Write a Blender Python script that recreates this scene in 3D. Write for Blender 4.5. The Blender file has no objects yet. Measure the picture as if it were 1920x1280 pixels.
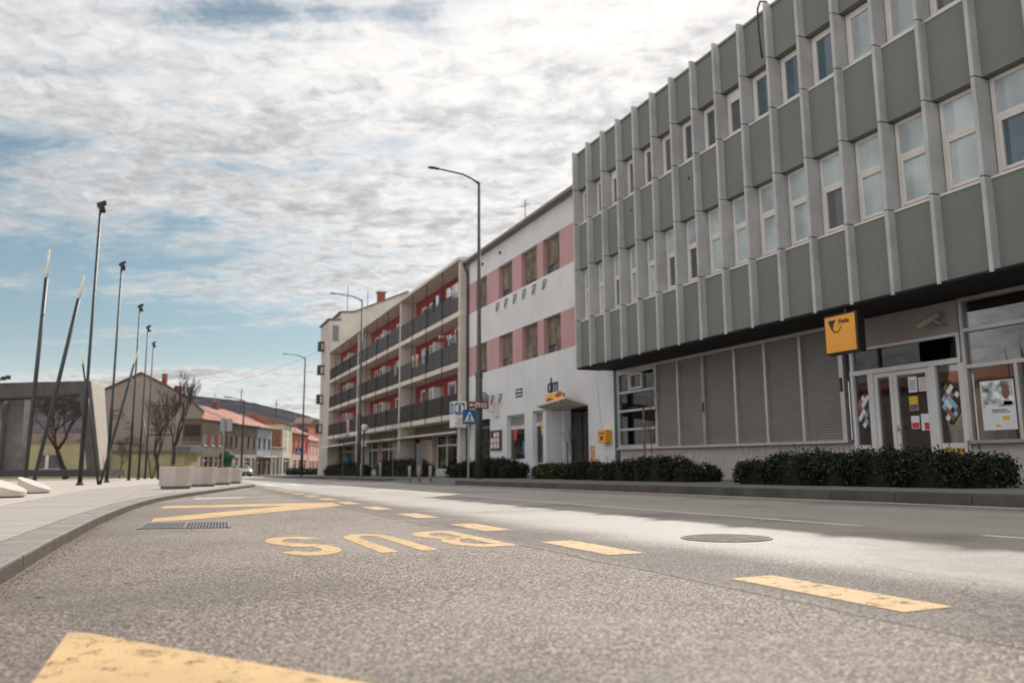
import bpy, math, random
import numpy as np
from mathutils import Matrix, Vector
R_ = math.radians
sc = bpy.context.scene
C = sc.collection
random.seed(7)

# ---------------------------------------------------------------- camera
FPX = 1470.0
PSI = R_(23.0); PITCH = math.atan(224.3/1470); ROLL = math.atan(56/9640)
CAM = Vector((0, 0, 0.43)); SL = 0.012
RC = (Matrix.Rotation(-PSI, 3, 'Z') @ Matrix.Rotation(math.pi/2+PITCH, 3, 'X') @ Matrix.Rotation(-ROLL, 3, 'Z'))
cd = bpy.data.cameras.new('camera'); cam = bpy.data.objects.new('camera', cd); C.objects.link(cam)
cam.matrix_world = Matrix.Translation(CAM) @ RC.to_4x4()
cd.lens = FPX/1920*36; cd.sensor_width = 36; cd.sensor_fit = 'HORIZONTAL'
cd.clip_start = 0.05; cd.clip_end = 9000
cd.dof.use_dof = True; cd.dof.focus_distance = 4.9; cd.dof.aperture_fstop = 2.2
sc.camera = cam

# ---------------------------------------------------------------- world and sun
SUN_EL = R_(39.6); SUN_AZ = R_(38.7)       # azimuth from +Y towards +X
w = bpy.data.worlds.new('World'); sc.world = w; w.use_nodes = True
wt = w.node_tree; wt.nodes.clear()
def N(t, typ, **kw):
    n = t.nodes.new(typ)
    for k, v in kw.items():
        if k in ('operation','blend_type','data_type','noise_dimensions','sky_type','sun_disc','feature','noise_type','wave_type','bands_direction','use_clamp','interpolation_type','distance'): setattr(n, k, v)
        elif k == 'i':
            for kk, vv in v.items(): n.inputs[kk].default_value = vv
    return n
def LK(t, a, b): t.links.new(a, b)
def M(t, op, a, b=None, c=None, clamp=False):
    n = t.nodes.new('ShaderNodeMath'); n.operation = op; n.use_clamp = clamp
    for i, v in enumerate((a, b, c)):
        if v is None: continue
        if isinstance(v, (int, float)): n.inputs[i].default_value = v
        else: t.links.new(v, n.inputs[i])
    return n.outputs[0]
def SS(t, x, lo, hi):      # smoothstep map
    n = t.nodes.new('ShaderNodeMapRange'); n.interpolation_type = 'SMOOTHSTEP'
    t.links.new(x, n.inputs[0]); n.inputs[1].default_value = lo; n.inputs[2].default_value = hi
    return n.outputs[0]
def MIXC(t, f, a, b, blend='MIX'):
    n = t.nodes.new('ShaderNodeMix'); n.data_type = 'RGBA'; n.blend_type = blend
    for i, v in ((0, f), (6, a), (7, b)):
        if isinstance(v, (int, float)): n.inputs[i].default_value = v
        elif isinstance(v, tuple): n.inputs[i].default_value = (*v[:3], 1)
        else: t.links.new(v, n.inputs[i])
    return n.outputs[2]
def NOISE(t, vec, scale, detail=6, rough=.55, dist=0, w4=None):
    n = t.nodes.new('ShaderNodeTexNoise')
    if w4 is not None: n.noise_dimensions = '4D'; n.inputs['W'].default_value = w4
    if vec is not None: t.links.new(vec, n.inputs['Vector'])
    n.inputs['Scale'].default_value = scale; n.inputs['Detail'].default_value = detail
    n.inputs['Roughness'].default_value = rough; n.inputs['Distortion'].default_value = dist
    return n.outputs['Fac']

sky = N(wt, 'ShaderNodeTexSky', sky_type='NISHITA', sun_disc=False)
sky.sun_elevation = SUN_EL; sky.sun_rotation = SUN_AZ; sky.air_density = 1.0; sky.dust_density = 0.6; sky.ozone_density = 1.3
tc = N(wt, 'ShaderNodeTexCoord'); sp = N(wt, 'ShaderNodeSeparateXYZ'); LK(wt, tc.outputs['Generated'], sp.inputs[0])
dx, dy, dz = sp.outputs
zz = M(wt, 'ADD', M(wt, 'MAXIMUM', dz, 0.0), 0.10)
cx = M(wt, 'DIVIDE', dx, zz); cy = M(wt, 'DIVIDE', dy, zz)
# cloud sheet coordinates: u across the bands, v along them
ca, sa = math.cos(R_(-62)), math.sin(R_(-62))
u = M(wt, 'ADD', M(wt, 'MULTIPLY', cx, ca), M(wt, 'MULTIPLY', cy, -sa))
v = M(wt, 'ADD', M(wt, 'MULTIPLY', cx, sa), M(wt, 'MULTIPLY', cy, ca))
cb = N(wt, 'ShaderNodeCombineXYZ'); LK(wt, u, cb.inputs[0]); LK(wt, M(wt, 'MULTIPLY', v, 0.34), cb.inputs[1])
cu = N(wt, 'ShaderNodeCombineXYZ'); LK(wt, u, cu.inputs[0]); LK(wt, M(wt, 'MULTIPLY', v, 0.8), cu.inputs[1])
big = NOISE(wt, cb.outputs[0], 0.62, 3, .5, .3, 3.4)
mid = NOISE(wt, cb.outputs[0], 1.9, 8, .6, .35, 1.7)
fin = NOISE(wt, cu.outputs[0], 6.5, 9, .66, .5, 5.2)
rip = NOISE(wt, cu.outputs[0], 17.0, 6, .6, .6, 8.2)
az = M(wt, 'ARCTAN2', dx, dy)                      # 0 = +Y, grows towards +X
el = M(wt, 'ARCSINE', dz)
# clearer air low in the west, cloud deck overhead and towards the sun
gap1 = M(wt, 'MULTIPLY', M(wt, 'SUBTRACT', 1.0, SS(wt, az, R_(2), R_(22))), M(wt, 'MULTIPLY', SS(wt, el, R_(3), R_(8)), M(wt, 'SUBTRACT', 1.0, SS(wt, el, R_(16), R_(22)))))
gap2 = M(wt, 'MULTIPLY', M(wt, 'SUBTRACT', 1.0, SS(wt, az, R_(-14), R_(2))), SS(wt, el, R_(24), R_(30)))
cov = M(wt, 'ADD', M(wt, 'MULTIPLY', big, 0.55), M(wt, 'ADD', M(wt, 'MULTIPLY', mid, 0.75), M(wt, 'MULTIPLY', fin, 0.42)))
cov = M(wt, 'SUBTRACT', cov, M(wt, 'ADD', M(wt, 'MULTIPLY', gap1, 0.05), M(wt, 'MULTIPLY', gap2, 0.02)))
cov = M(wt, 'ADD', cov, M(wt, 'ADD', M(wt, 'MULTIPLY', SS(wt, az, R_(-5), R_(40)), 0.08), M(wt, 'MULTIPLY', SS(wt, el, R_(18), R_(29)), 0.11)))
cloud = SS(wt, cov, 0.735, 0.915)
thick = SS(wt, M(wt, 'ADD', M(wt, 'MULTIPLY', mid, .42), M(wt, 'ADD', M(wt, 'MULTIPLY', fin, .42), M(wt, 'MULTIPLY', rip, .30))), 0.50, 0.70)
# brightness of the clouds grows towards the sun
sv = Vector((math.sin(SUN_AZ)*math.cos(SUN_EL), math.cos(SUN_AZ)*math.cos(SUN_EL), math.sin(SUN_EL)))
dt = M(wt, 'ADD', M(wt, 'ADD', M(wt, 'MULTIPLY', dx, sv.x), M(wt, 'MULTIPLY', dy, sv.y)), M(wt, 'MULTIPLY', dz, sv.z))
sb = SS(wt, dt, 0.45, 1.0)
ccol = MIXC(wt, thick, (10.7, 10.35, 10.05), (5.3, 5.3, 5.35))
bri = M(wt, 'ADD', 0.72, M(wt, 'MULTIPLY', sb, 0.13))
back = SS(wt, M(wt, 'MULTIPLY', dt, -1.0), -0.35, 0.35)      # unseen clouds opposite the sun, brightened as added fill for shaded fronts
bri = M(wt, 'ADD', bri, M(wt, 'MULTIPLY', back, 0.85))
ccol = MIXC(wt, 1.0, ccol, bri, 'MULTIPLY')
nb = wt.nodes[-1]
hs = N(wt, 'ShaderNodeHueSaturation', i={'Saturation': 0.86, 'Value': 0.64, 'Hue': .47}); LK(wt, sky.outputs[0], hs.inputs['Color'])
hazeband = M(wt, 'SUBTRACT', 1.0, SS(wt, el, R_(0), R_(9)))
skyc = MIXC(wt, M(wt, 'MULTIPLY', hazeband, .75), hs.outputs[0], (7.4, 7.7, 7.8))
final = MIXC(wt, M(wt, 'MULTIPLY', cloud, 0.93), skyc, ccol)
bg = N(wt, 'ShaderNodeBackground', i={'Strength': 0.095}); LK(wt, final, bg.inputs['Color'])
wo = N(wt, 'ShaderNodeOutputWorld'); LK(wt, bg.outputs[0], wo.inputs['Surface'])

sd = bpy.data.lights.new('sun', 'SUN'); sd.energy = 3.5; sd.angle = R_(0.6); sd.color = (1.0, 0.94, 0.87)
so = bpy.data.objects.new('sun', sd); C.objects.link(so); so.rotation_euler = Vector(sv).to_track_quat('Z', 'Y').to_euler()
so.location = (0, 0, 60)
sc.view_settings.view_transform = 'Standard'; sc.view_settings.look = 'None'; sc.view_settings.exposure = 0.32; sc.view_settings.gamma = 1.0
sc.render.engine = 'CYCLES'; sc.render.resolution_x = 1024; sc.render.resolution_y = 682

# ---------------------------------------------------------------- helpers
def pray(px, py): return RC @ Vector(((px-960)/FPX, (640-py)/FPX, -1))
FWD = Vector((math.sin(PSI), math.cos(PSI)))
def W(px, d):                     # ground position seen at column px, d metres ahead
    q = pray(px, 886).xy; q = q/(q.dot(FWD))*d; return Vector((q.x, q.y))
def Yat(px, X, py=870): q = pray(px, py); return q.y*X/q.x
def gz(y, raised=0): return -SL*y + raised

class MB:
    def __init__(s): s.v = []; s.f = []; s.mi = []; s.m = 0
    def add(s, vs, fs):
        o = len(s.v); s.v += [tuple(p) for p in vs]
        for f in fs: s.f.append(tuple(i+o for i in f)); s.mi.append(s.m)
        return s
    def box(s, x0, x1, y0, y1, z0, z1):
        vs = [(x, y, z) for z in (z0, z1) for x, y in ((x0, y0), (x1, y0), (x1, y1), (x0, y1))]
        return s.add(vs, [(3,2,1,0), (4,5,6,7), (0,1,5,4), (1,2,6,5), (2,3,7,6), (3,0,4,7)])
    def prism(s, pts, z0, z1):    # polygon (x,y) extruded in z; z may be callables
        n = len(pts); a = z0 if callable(z0) else (lambda x, y: z0); b = z1 if callable(z1) else (lambda x, y: z1)
        ar = sum(pts[i][0]*pts[(i+1)%n][1]-pts[(i+1)%n][0]*pts[i][1] for i in range(n))
        if ar < 0: pts = pts[::-1]
        vs = [(x, y, a(x, y)) for x, y in pts] + [(x, y, b(x, y)) for x, y in pts]
        return s.add(vs, [tuple(range(n-1, -1, -1)), tuple(range(n, 2*n))] + [(i, (i+1)%n, n+(i+1)%n, n+i) for i in range(n)])
    def slab(s, poly3, nrm):      # 3D polygon extruded along nrm
        n = len(poly3); nr = Vector(nrm); a = [Vector(p) for p in poly3]; b = [p+nr for p in a]
        return s.add(a+b, [tuple(range(n-1, -1, -1)), tuple(range(n, 2*n))] + [(i, (i+1)%n, n+(i+1)%n, n+i) for i in range(n)])
    def face(s, pts): return s.add(pts, [tuple(range(len(pts)))])
    def tube(s, path, rad, n=10, cap=True):
        path = [Vector(p) for p in path]; rs = rad if isinstance(rad, (list, tuple)) else [rad]*len(path)
        o = len(s.v); ref = None
        for i, p in enumerate(path):
            t = (path[min(i+1, len(path)-1)] - path[max(i-1, 0)]).normalized()
            if ref is None: ref = Vector((1, 0, 0)) if abs(t.x) < .9 else Vector((0, 1, 0))
            a = (ref - t*ref.dot(t)).normalized(); b = t.cross(a); ref = a
            for k in range(n):
                th = 2*math.pi*k/n; s.v.append(tuple(p + (a*math.cos(th)+b*math.sin(th))*rs[i]))
        for i in range(len(path)-1):
            for k in range(n):
                s.f.append((o+i*n+k, o+i*n+(k+1)%n, o+(i+1)*n+(k+1)%n, o+(i+1)*n+k)); s.mi.append(s.m)
        if cap:
            s.f.append(tuple(o+k for k in range(n-1, -1, -1))); s.mi.append(s.m)
            e = o+(len(path)-1)*n; s.f.append(tuple(e+k for k in range(n))); s.mi.append(s.m)
        return s
    def sphere(s, c, r, nu=20, nv=12, sz=1):
        o = len(s.v)
        for j in range(nv+1):
            ph = math.pi*j/nv
            for i in range(nu):
                th = 2*math.pi*i/nu
                s.v.append((c[0]+r*math.sin(ph)*math.cos(th), c[1]+r*math.sin(ph)*math.sin(th), c[2]-r*sz*math.cos(ph)))
        for j in range(nv):
            for i in range(nu): s.f.append((o+j*nu+i, o+j*nu+(i+1)%nu, o+(j+1)*nu+(i+1)%nu, o+(j+1)*nu+i)); s.mi.append(s.m)
        return s
    def bar(s, a, b, w, h=None): # rectangular bar
        h = h or w; a = Vector(a); b = Vector(b); t = (b-a).normalized()
        ref = Vector((0, 0, 1)) if abs(t.z) < .9 else Vector((0, 1, 0))
        x = t.cross(ref).normalized()*w/2; y = x.cross(t).normalized()*h/2
        vs = [p+sx*x+sy*y for p in (a, b) for sx, sy in ((-1,-1),(1,-1),(1,1),(-1,1))]
        return s.add(vs, [(3,2,1,0), (4,5,6,7), (0,1,5,4), (1,2,6,5), (2,3,7,6), (3,0,4,7)])
    def mesh(s, name, mats, off=(0,0,0), smooth=False):
        me = bpy.data.meshes.new(name)
        me.from_pydata([(p[0]-off[0], p[1]-off[1], p[2]-off[2]) for p in s.v], [], s.f)
        for m in (mats if isinstance(mats, (list, tuple)) else [mats]): me.materials.append(m)
        if any(s.mi): me.polygons.foreach_set('material_index', s.mi)
        if smooth: me.polygons.foreach_set('use_smooth', [True]*len(s.f))
        me.update(); return me

WORLDC = {}
def tag(o, label=None, cat=None, group=None, kind=None):
    if label: o['label'] = label
    if cat: o['category'] = cat
    if group: o['group'] = group
    if kind: o['kind'] = kind
    return o
def bevel(o, wd, seg=2, ang=40):
    m = o.modifiers.new('bevel', 'BEVEL'); m.width = wd; m.segments = seg; m.limit_method = 'ANGLE'; m.angle_limit = R_(ang)
    return o
def thing(name, label, cat, loc=(0,0,0), rz=0, group=None, world=True):
    o = bpy.data.objects.new(name, None); C.objects.link(o); o.location = loc; o.rotation_euler = (0, 0, rz)
    o.empty_display_size = .2
    tag(o, label, cat, group); WORLDC[o.name] = Vector(loc) if world else Vector((0,0,0))
    return o
def part(p, name, mb, mat, smooth=False, label=None, bev=0):
    off = WORLDC.get(p.name, Vector((0,0,0)))
    o = bpy.data.objects.new(name, mb.mesh(name, mat, off, smooth)); C.objects.link(o); o.parent = p
    WORLDC[o.name] = off
    if label: o['label'] = label
    if bev: bevel(o, bev)
    return o
def solo(name, mb, mat, label=None, cat=None, group=None, kind=None, smooth=False, bev=0):
    xs = np.array(mb.v); lo = xs.min(0); hi = xs.max(0); off = ((lo[0]+hi[0])/2, (lo[1]+hi[1])/2, lo[2])
    if kind == 'structure': off = (0, 0, 0)
    o = bpy.data.objects.new(name, mb.mesh(name, mat, off, smooth)); C.objects.link(o); o.location = off
    tag(o, label, cat, group, kind)
    if bev: bevel(o, bev)
    return o
def dup(o, parent=None, loc=None, label=None, group=None):
    c = o.copy(); C.objects.link(c)
    if parent is not None: c.parent = parent
    if loc is not None: c.location = loc
    if label: c['label'] = label
    if group: c['group'] = group
    for ch in list(o.children): dup(ch, c)
    return c

# ---------------------------------------------------------------- materials
def mat(name, col, rough=.7, var=.12, vs=1.5, bump=0, bs=30, metal=0, spec=.5, coat=0, col2=None, dirt=0, emit=None, fine=0):
    m = bpy.data.materials.new(name); m.use_nodes = True; t = m.node_tree; b = t.nodes['Principled BSDF']
    b.inputs['Roughness'].default_value = rough; b.inputs['Metallic'].default_value = metal
    b.inputs['Specular IOR Level'].default_value = spec; b.inputs['Coat Weight'].default_value = coat
    tcn = N(t, 'ShaderNodeTexCoord'); g = N(t, 'ShaderNodeNewGeometry'); pos = g.outputs['Position']
    n1 = NOISE(t, pos, vs, 5, .6)
    a = tuple(c*(1-var) for c in col); c2 = tuple(min(1, c*(1+var)) for c in (col2 or col))
    cc = MIXC(t, SS(t, n1, .3, .7), a, c2)
    if fine:
        cc = MIXC(t, M(t, 'MULTIPLY', NOISE(t, pos, 60, 3, .7), fine), cc, tuple(c*.45 for c in col))
    if dirt:      # rain streaks: noise stretched down the wall
        mp = N(t, 'ShaderNodeMapping'); mp.inputs['Scale'].default_value = (2.2, 2.2, .25); LK(t, pos, mp.inputs[0])
        n2 = NOISE(t, mp.outputs[0], 2.0, 6, .65)
        cc = MIXC(t, M(t, 'MULTIPLY', SS(t, n2, .52, .75), dirt), cc, tuple(c*.5 for c in col))
    LK(t, cc, b.inputs['Base Color'])
    if bump:
        bn = N(t, 'ShaderNodeBump', i={'Strength': bump, 'Distance': .02}); LK(t, NOISE(t, pos, bs, 4, .6), bn.inputs['Height'])
        LK(t, bn.outputs[0], b.inputs['Normal'])
    if emit:
        b.inputs['Emission Color'].default_value = (*emit[:3], 1); b.inputs['Emission Strength'].default_value = emit[3]
    return m
def pos_of(t):
    g = N(t, 'ShaderNodeNewGeometry'); s = N(t, 'ShaderNodeSeparateXYZ'); LK(t, g.outputs['Position'], s.inputs[0]); return g.outputs['Position'], s.outputs

def glass(name, tint, ior=1.7, see=.0, base=(.03,.035,.04), rough=.02, wob=0.0):
    """window pane; 'see' = share of the light that passes through"""
    m = bpy.data.materials.new(name); m.use_nodes = True; t = m.node_tree; t.nodes.clear()
    out = N(t, 'ShaderNodeOutputMaterial'); fr = N(t, 'ShaderNodeFresnel', i={'IOR': ior})
    gl = N(t, 'ShaderNodeBsdfGlossy', i={'Roughness': rough}); gl.inputs['Color'].default_value = (.9, .93, .95, 1)
    g = N(t, 'ShaderNodeNewGeometry')
    if wob:
        bn = N(t, 'ShaderNodeBump', i={'Strength': wob, 'Distance': .05}); LK(t, NOISE(t, g.outputs['Position'], 1.3, 2, .5), bn.inputs['Height'])
        LK(t, bn.outputs[0], gl.inputs['Normal'])
    tr = N(t, 'ShaderNodeBsdfTransparent'); tr.inputs['Color'].default_value = (*tint, 1)
    df = N(t, 'ShaderNodeBsdfDiffuse')
    n1 = NOISE(t, g.outputs['Position'], 1.1, 2, .5)
    LK(t, MIXC(t, SS(t, n1, .3, .7), tuple(c*.75 for c in base), tuple(c*1.2 for c in base)), df.inputs['Color'])
    mx = N(t, 'ShaderNodeMixShader', i={0: see}); LK(t, df.outputs[0], mx.inputs[1]); LK(t, tr.outputs[0], mx.inputs[2])
    m2 = N(t, 'ShaderNodeMixShader'); LK(t, fr.outputs[0], m2.inputs[0]); LK(t, mx.outputs[0], m2.inputs[1]); LK(t, gl.outputs[0], m2.inputs[2])
    LK(t, m2.outputs[0], out.inputs[0]); return m

def m_asphalt(name, bay=True):
    m = bpy.data.materials.new(name); m.use_nodes = True; t = m.node_tree; b = t.nodes['Principled BSDF']
    P, (X, Y, Z) = pos_of(t)
    grain = N(t, 'ShaderNodeTexVoronoi', i={'Scale': 205.0}); LK(t, P, grain.inputs['Vector'])
    gcol = N(t, 'ShaderNodeSeparateColor'); LK(t, grain.outputs['Color'], gcol.inputs[0])
    g2 = NOISE(t, P, 240, 2, .6); g3 = NOISE(t, P, 34, 4, .7)
    sp1 = M(t, 'ADD', M(t, 'MULTIPLY', gcol.outputs[0], .7), M(t, 'MULTIPLY', g2, .3))
    base = MIXC(t, SS(t, sp1, .36, .64), (.020, .016, .013), (.68, .56, .46))
    base = MIXC(t, M(t, 'MULTIPLY', SS(t, g3, .38, .62), .35), base, (.22, .18, .15))
    g4 = NOISE(t, P, 74, 2, .5, 0, 5.0); base = MIXC(t, M(t, 'MULTIPLY', M(t, 'SUBTRACT', 1.0, SS(t, g4, .40, .52)), .74), base, (.040, .031, .025))
    # worn, polished wheel lane on the main carriageway; sun glare painted into its tone
    wob = M(t, 'MULTIPLY', M(t, 'SUBTRACT', NOISE(t, P, .55, 4, .6), .5), .7)
    Xw = M(t, 'ADD', X, wob)
    lane = M(t, 'MULTIPLY', SS(t, Xw, 2.35, 2.95), M(t, 'SUBTRACT', 1.0, SS(t, Xw, 6.6, 7.6)))
    base = MIXC(t, M(t, 'MULTIPLY', lane, .70), base, (.47, .435, .395))
    # darker fresh band along the joint between bay and carriageway
    jx = M(t, 'ADD', X, M(t, 'MULTIPLY', M(t, 'SUBTRACT', NOISE(t, P, .9, 3, .6), .5), .16))
    band = M(t, 'MULTIPLY', SS(t, jx, 1.86, 1.98), M(t, 'SUBTRACT', 1.0, SS(t, Xw, 2.35, 2.75)))
    base = MIXC(t, M(t, 'MULTIPLY', band, .5), base, (.085, .08, .075))
    j1 = M(t, 'SUBTRACT', 1.0, SS(t, M(t, 'ABSOLUTE', M(t, 'SUBTRACT', jx, 1.87)), .004, .022))
    # wandering crack
    cvec = N(t, 'ShaderNodeTexVoronoi', feature='DISTANCE_TO_EDGE', i={'Scale': .33}); 
    wv = N(t, 'ShaderNodeVectorMath', operation='ADD'); nn = N(t, 'ShaderNodeTexNoise', i={'Scale': 1.6, 'Detail': 5.0}); LK(t, P, nn.inputs['Vector'])
    vm = N(t, 'ShaderNodeVectorMath', operation='SCALE'); LK(t, nn.outputs['Color'], vm.inputs[0]); vm.inputs['Scale'].default_value = .62
    LK(t, P, wv.inputs[0]); LK(t, vm.outputs[0], wv.inputs[1]); LK(t, wv.outputs[0], cvec.inputs['Vector'])
    crack = M(t, 'MULTIPLY', M(t, 'SUBTRACT', 1.0, SS(t, cvec.outputs['Distance'], .0006, .0022)), SS(t, NOISE(t, P, .35, 2, .5, 0, 2.0), .5, .6))
    base = MIXC(t, M(t, 'MULTIPLY', M(t, 'MAXIMUM', M(t, 'MULTIPLY', j1, .9), M(t, 'MULTIPLY', crack, .6)), .8), base, (.035, .033, .03))
    # large blotches, oil and dust
    bl = NOISE(t, P, .8, 6, .65, .2, 9.0)
    base = MIXC(t, M(t, 'MULTIPLY', SS(t, bl, .48, .7), .5), base, (.085, .072, .06))
    bl2 = NOISE(t, P, .45, 5, .6, .2, 4.0)
    base = MIXC(t, M(t, 'MULTIPLY', SS(t, bl2, .5, .66), .32), base, (.42, .37, .32))
    oil = NOISE(t, P, 2.6, 5, .7, .6, 12.0); base = MIXC(t, M(t, 'MULTIPLY', SS(t, oil, .62, .74), .55), base, (.06, .05, .042))
    lft = M(t, 'SUBTRACT', 1.0, SS(t, Xw, -.5, 1.0)); base = MIXC(t, M(t, 'MULTIPLY', lft, .25), base, (.10, .08, .066))
    trk = M(t, 'MULTIPLY', lane, SS(t, M(t, 'COSINE', M(t, 'MULTIPLY', M(t, 'SUBTRACT', Xw, 3.2), 3.6)), -.2, .9)); base = MIXC(t, M(t, 'MULTIPLY', trk, .22), base, (.54, .50, .455))
    # dust collecting beside the plaza kerb
    edge = M(t, 'MULTIPLY', M(t, 'SUBTRACT', 1.0, SS(t, X, -.66, -.5)), SS(t, NOISE(t, P, 14, 3, .7), .42, .56))
    base = MIXC(t, M(t, 'MULTIPLY', edge, .8), base, (.22, .15, .10))
    LK(t, base, b.inputs['Base Color'])
    b.inputs['Roughness'].default_value = .62; b.inputs['Specular IOR Level'].default_value = .5
    LK(t, M(t, 'SUBTRACT', .72, M(t, 'MULTIPLY', lane, .16)), b.inputs['Roughness'])
    h = M(t, 'ADD', M(t, 'MULTIPLY', grain.outputs['Distance'], -1.0), M(t, 'ADD', M(t, 'MULTIPLY', g2, .8), M(t, 'MULTIPLY', g3, .5)))
    h = M(t, 'SUBTRACT', h, M(t, 'MULTIPLY', M(t, 'MAXIMUM', crack, j1), 1.2))
    bn = N(t, 'ShaderNodeBump', i={'Strength': 1.0, 'Distance': .006}); LK(t, h, bn.inputs['Height']); LK(t, bn.outputs[0], b.inputs['Normal'])
    return m

def m_paint(name, col, wear=.5):
    """road paint: follows the asphalt grain, worn through in specks; real gaps via alpha"""
    m = bpy.data.materials.new(name); m.use_nodes = True; t = m.node_tree; b = t.nodes['Principled BSDF']
    P, (X, Y, Z) = pos_of(t)
    n1 = NOISE(t, P, 3, 5, .65); n2 = NOISE(t, P, 190, 2, .6); n3 = NOISE(t, P, 16, 5, .7)
    c = MIXC(t, SS(t, n1, .3, .7), col, tuple(min(1, k*1.18) for k in col))
    c = MIXC(t, M(t, 'MULTIPLY', SS(t, n2, .5, .72), .3), c, tuple(k*.62 for k in col))
    c = MIXC(t, M(t, 'MULTIPLY', SS(t, n3, .54, .68), .5), c, tuple(k*.5 for k in col))
    tr_ = NOISE(t, P, 1.3, 6, .7, .3, 6.0); c = MIXC(t, M(t, 'MULTIPLY', SS(t, tr_, .48, .7), .38), c, tuple(k*.45+.04 for k in col))
    LK(t, c, b.inputs['Base Color']); b.inputs['Roughness'].default_value = .75
    a = M(t, 'ADD', M(t, 'MULTIPLY', n3, .45), M(t, 'ADD', M(t, 'MULTIPLY', n2, .35), M(t, 'MULTIPLY', NOISE(t, P, 42, 3, .6), .22)))
    LK(t, M(t, 'SUBTRACT', 1.0, SS(t, a, 1.0-wear*.8, 1.03-wear*.8)), b.inputs['Alpha'])
    bn = N(t, 'ShaderNodeBump', i={'Strength': .6, 'Distance': .004}); LK(t, n2, bn.inputs['Height']); LK(t, bn.outputs[0], b.inputs['Normal'])
    return m

def m_pavers(name, c1, c2, mortar, bw, bh, rot=0, off=.5, msz=.012, rough=.8):
    m = bpy.data.materials.new(name); m.use_nodes = True; t = m.node_tree; b = t.nodes['Principled BSDF']
    P, _ = pos_of(t)
    mp = N(t, 'ShaderNodeMapping'); mp.inputs['Rotation'].default_value = (0, 0, rot); LK(t, P, mp.inputs[0])
    br = N(t, 'ShaderNodeTexBrick'); br.offset = off; LK(t, mp.outputs[0], br.inputs['Vector'])
    br.inputs['Color1'].default_value = (*c1, 1); br.inputs['Color2'].default_value = (*c2, 1); br.inputs['Mortar'].default_value = (*mortar, 1)
    br.inputs['Scale'].default_value = 1; br.inputs['Mortar Size'].default_value = msz; br.inputs['Brick Width'].default_value = bw; br.inputs['Row Height'].default_value = bh
    br.inputs['Mortar Smooth'].default_value = .3
    c = MIXC(t, M(t, 'MULTIPLY', SS(t, NOISE(t, P, 1.2, 6, .65), .45, .75), .35), br.outputs[0], tuple(k*.6 for k in c1))
    c = MIXC(t, M(t, 'MULTIPLY', NOISE(t, P, 90, 3, .7), .35), c, tuple(k*.55 for k in c1))
    LK(t, c, b.inputs['Base Color']); b.inputs['Roughness'].default_value = rough
    bn = N(t, 'ShaderNodeBump', i={'Strength': .5, 'Distance': .01}); bn.invert = True; LK(t, br.outputs['Fac'], bn.inputs['Height']); LK(t, bn.outputs[0], b.inputs['Normal'])
    return m

def m_slats(name, col, pitch, axis=2, rough=.5, depth=.5, col2=None, var=.1, metal=0):
    m = mat(name, col, rough, var, 2.0, metal=metal, col2=col2); t = m.node_tree; b = t.nodes['Principled BSDF']
    P, a = pos_of(t)
    f = M(t, 'FRACT', M(t, 'DIVIDE', a[axis], pitch))
    s = M(t, 'SUBTRACT', 1.0, M(t, 'POWER', M(t, 'ABSOLUTE', M(t, 'SUBTRACT', M(t, 'MULTIPLY', f, 2.0), 1.0)), 3.0))
    bn = N(t, 'ShaderNodeBump', i={'Strength': depth, 'Distance': .02}); LK(t, s, bn.inputs['Height']); LK(t, bn.outputs[0], b.inputs['Normal'])
    cur = b.inputs['Base Color'].links[0].from_socket
    LK(t, MIXC(t, M(t, 'MULTIPLY', M(t, 'SUBTRACT', 1.0, s), .55), cur, tuple(c*.4 for c in col)), b.inputs['Base Color'])
    return m

def m_tiles(name, c1, c2, rz):
    m = mat(name, c1, .85, .15, .7, col2=c2); t = m.node_tree; b = t.nodes['Principled BSDF']
    tc = N(t, 'ShaderNodeTexCoord'); s = N(t, 'ShaderNodeSeparateXYZ'); LK(t, tc.outputs['Object'], s.inputs[0])
    f = M(t, 'FRACT', M(t, 'MULTIPLY', s.outputs[2], 5.5)); g = M(t, 'FRACT', M(t, 'MULTIPLY', s.outputs[0], 3.6))
    hh = M(t, 'ADD', f, M(t, 'ABSOLUTE', M(t, 'SUBTRACT', g, .5)))
    bn = N(t, 'ShaderNodeBump', i={'Strength': .7, 'Distance': .06}); LK(t, hh, bn.inputs['Height']); LK(t, bn.outputs[0], b.inputs['Normal'])
    cur = b.inputs['Base Color'].links[0].from_socket
    c = MIXC(t, M(t, 'MULTIPLY', SS(t, NOISE(t, tc.outputs['Object'], 2.4, 6, .7), .5, .7), .5), cur, tuple(k*.55 for k in c1))
    LK(t, MIXC(t, M(t, 'MULTIPLY', SS(t, f, .82, .95), .45), c, tuple(k*.4 for k in c1)), b.inputs['Base Color'])
    return m

A = m_asphalt('asphalt')
YEL = m_paint('yellow_road_paint', (.50, .335, .16), .545)
WHT = m_paint('white_road_paint', (.55, .53, .50), .53)
PLAZA = m_pavers('plaza_planks', (.40, .365, .33), (.32, .292, .265), (.10, .088, .075), 1.9, .20, 0, .37, .012)
PLAZA2 = m_pavers('plaza_slabs', (.48, .42, .37), (.44, .39, .34), (.24, .2, .17), .6, .6, 0, .5, .010)
PAVE = m_pavers('pavement_slabs', (.17, .175, .17), (.15, .155, .15), (.08, .08, .08), .3, .3, 0, .5, .01)
KERB = mat('kerb_granite', (.26, .235, .205), .7, .18, 3, .5, 60, fine=.55)
KERB2 = mat('kerb_concrete_dark', (.085, .075, .07), .85, .3, 2.2, .5, 40, fine=.4)
GREEN = mat('green_render', (.180, .194, .182), .9, .06, .5, .5, 55, dirt=.16)
RIB = mat('rib_grey_metal', (.43, .43, .425), .5, .12, 1.5, dirt=.5)
RIBD = mat('rib_joint', (.05, .045, .04), .7)
SOFF = mat('soffit_black', (.008, .008, .008), .8)
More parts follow.
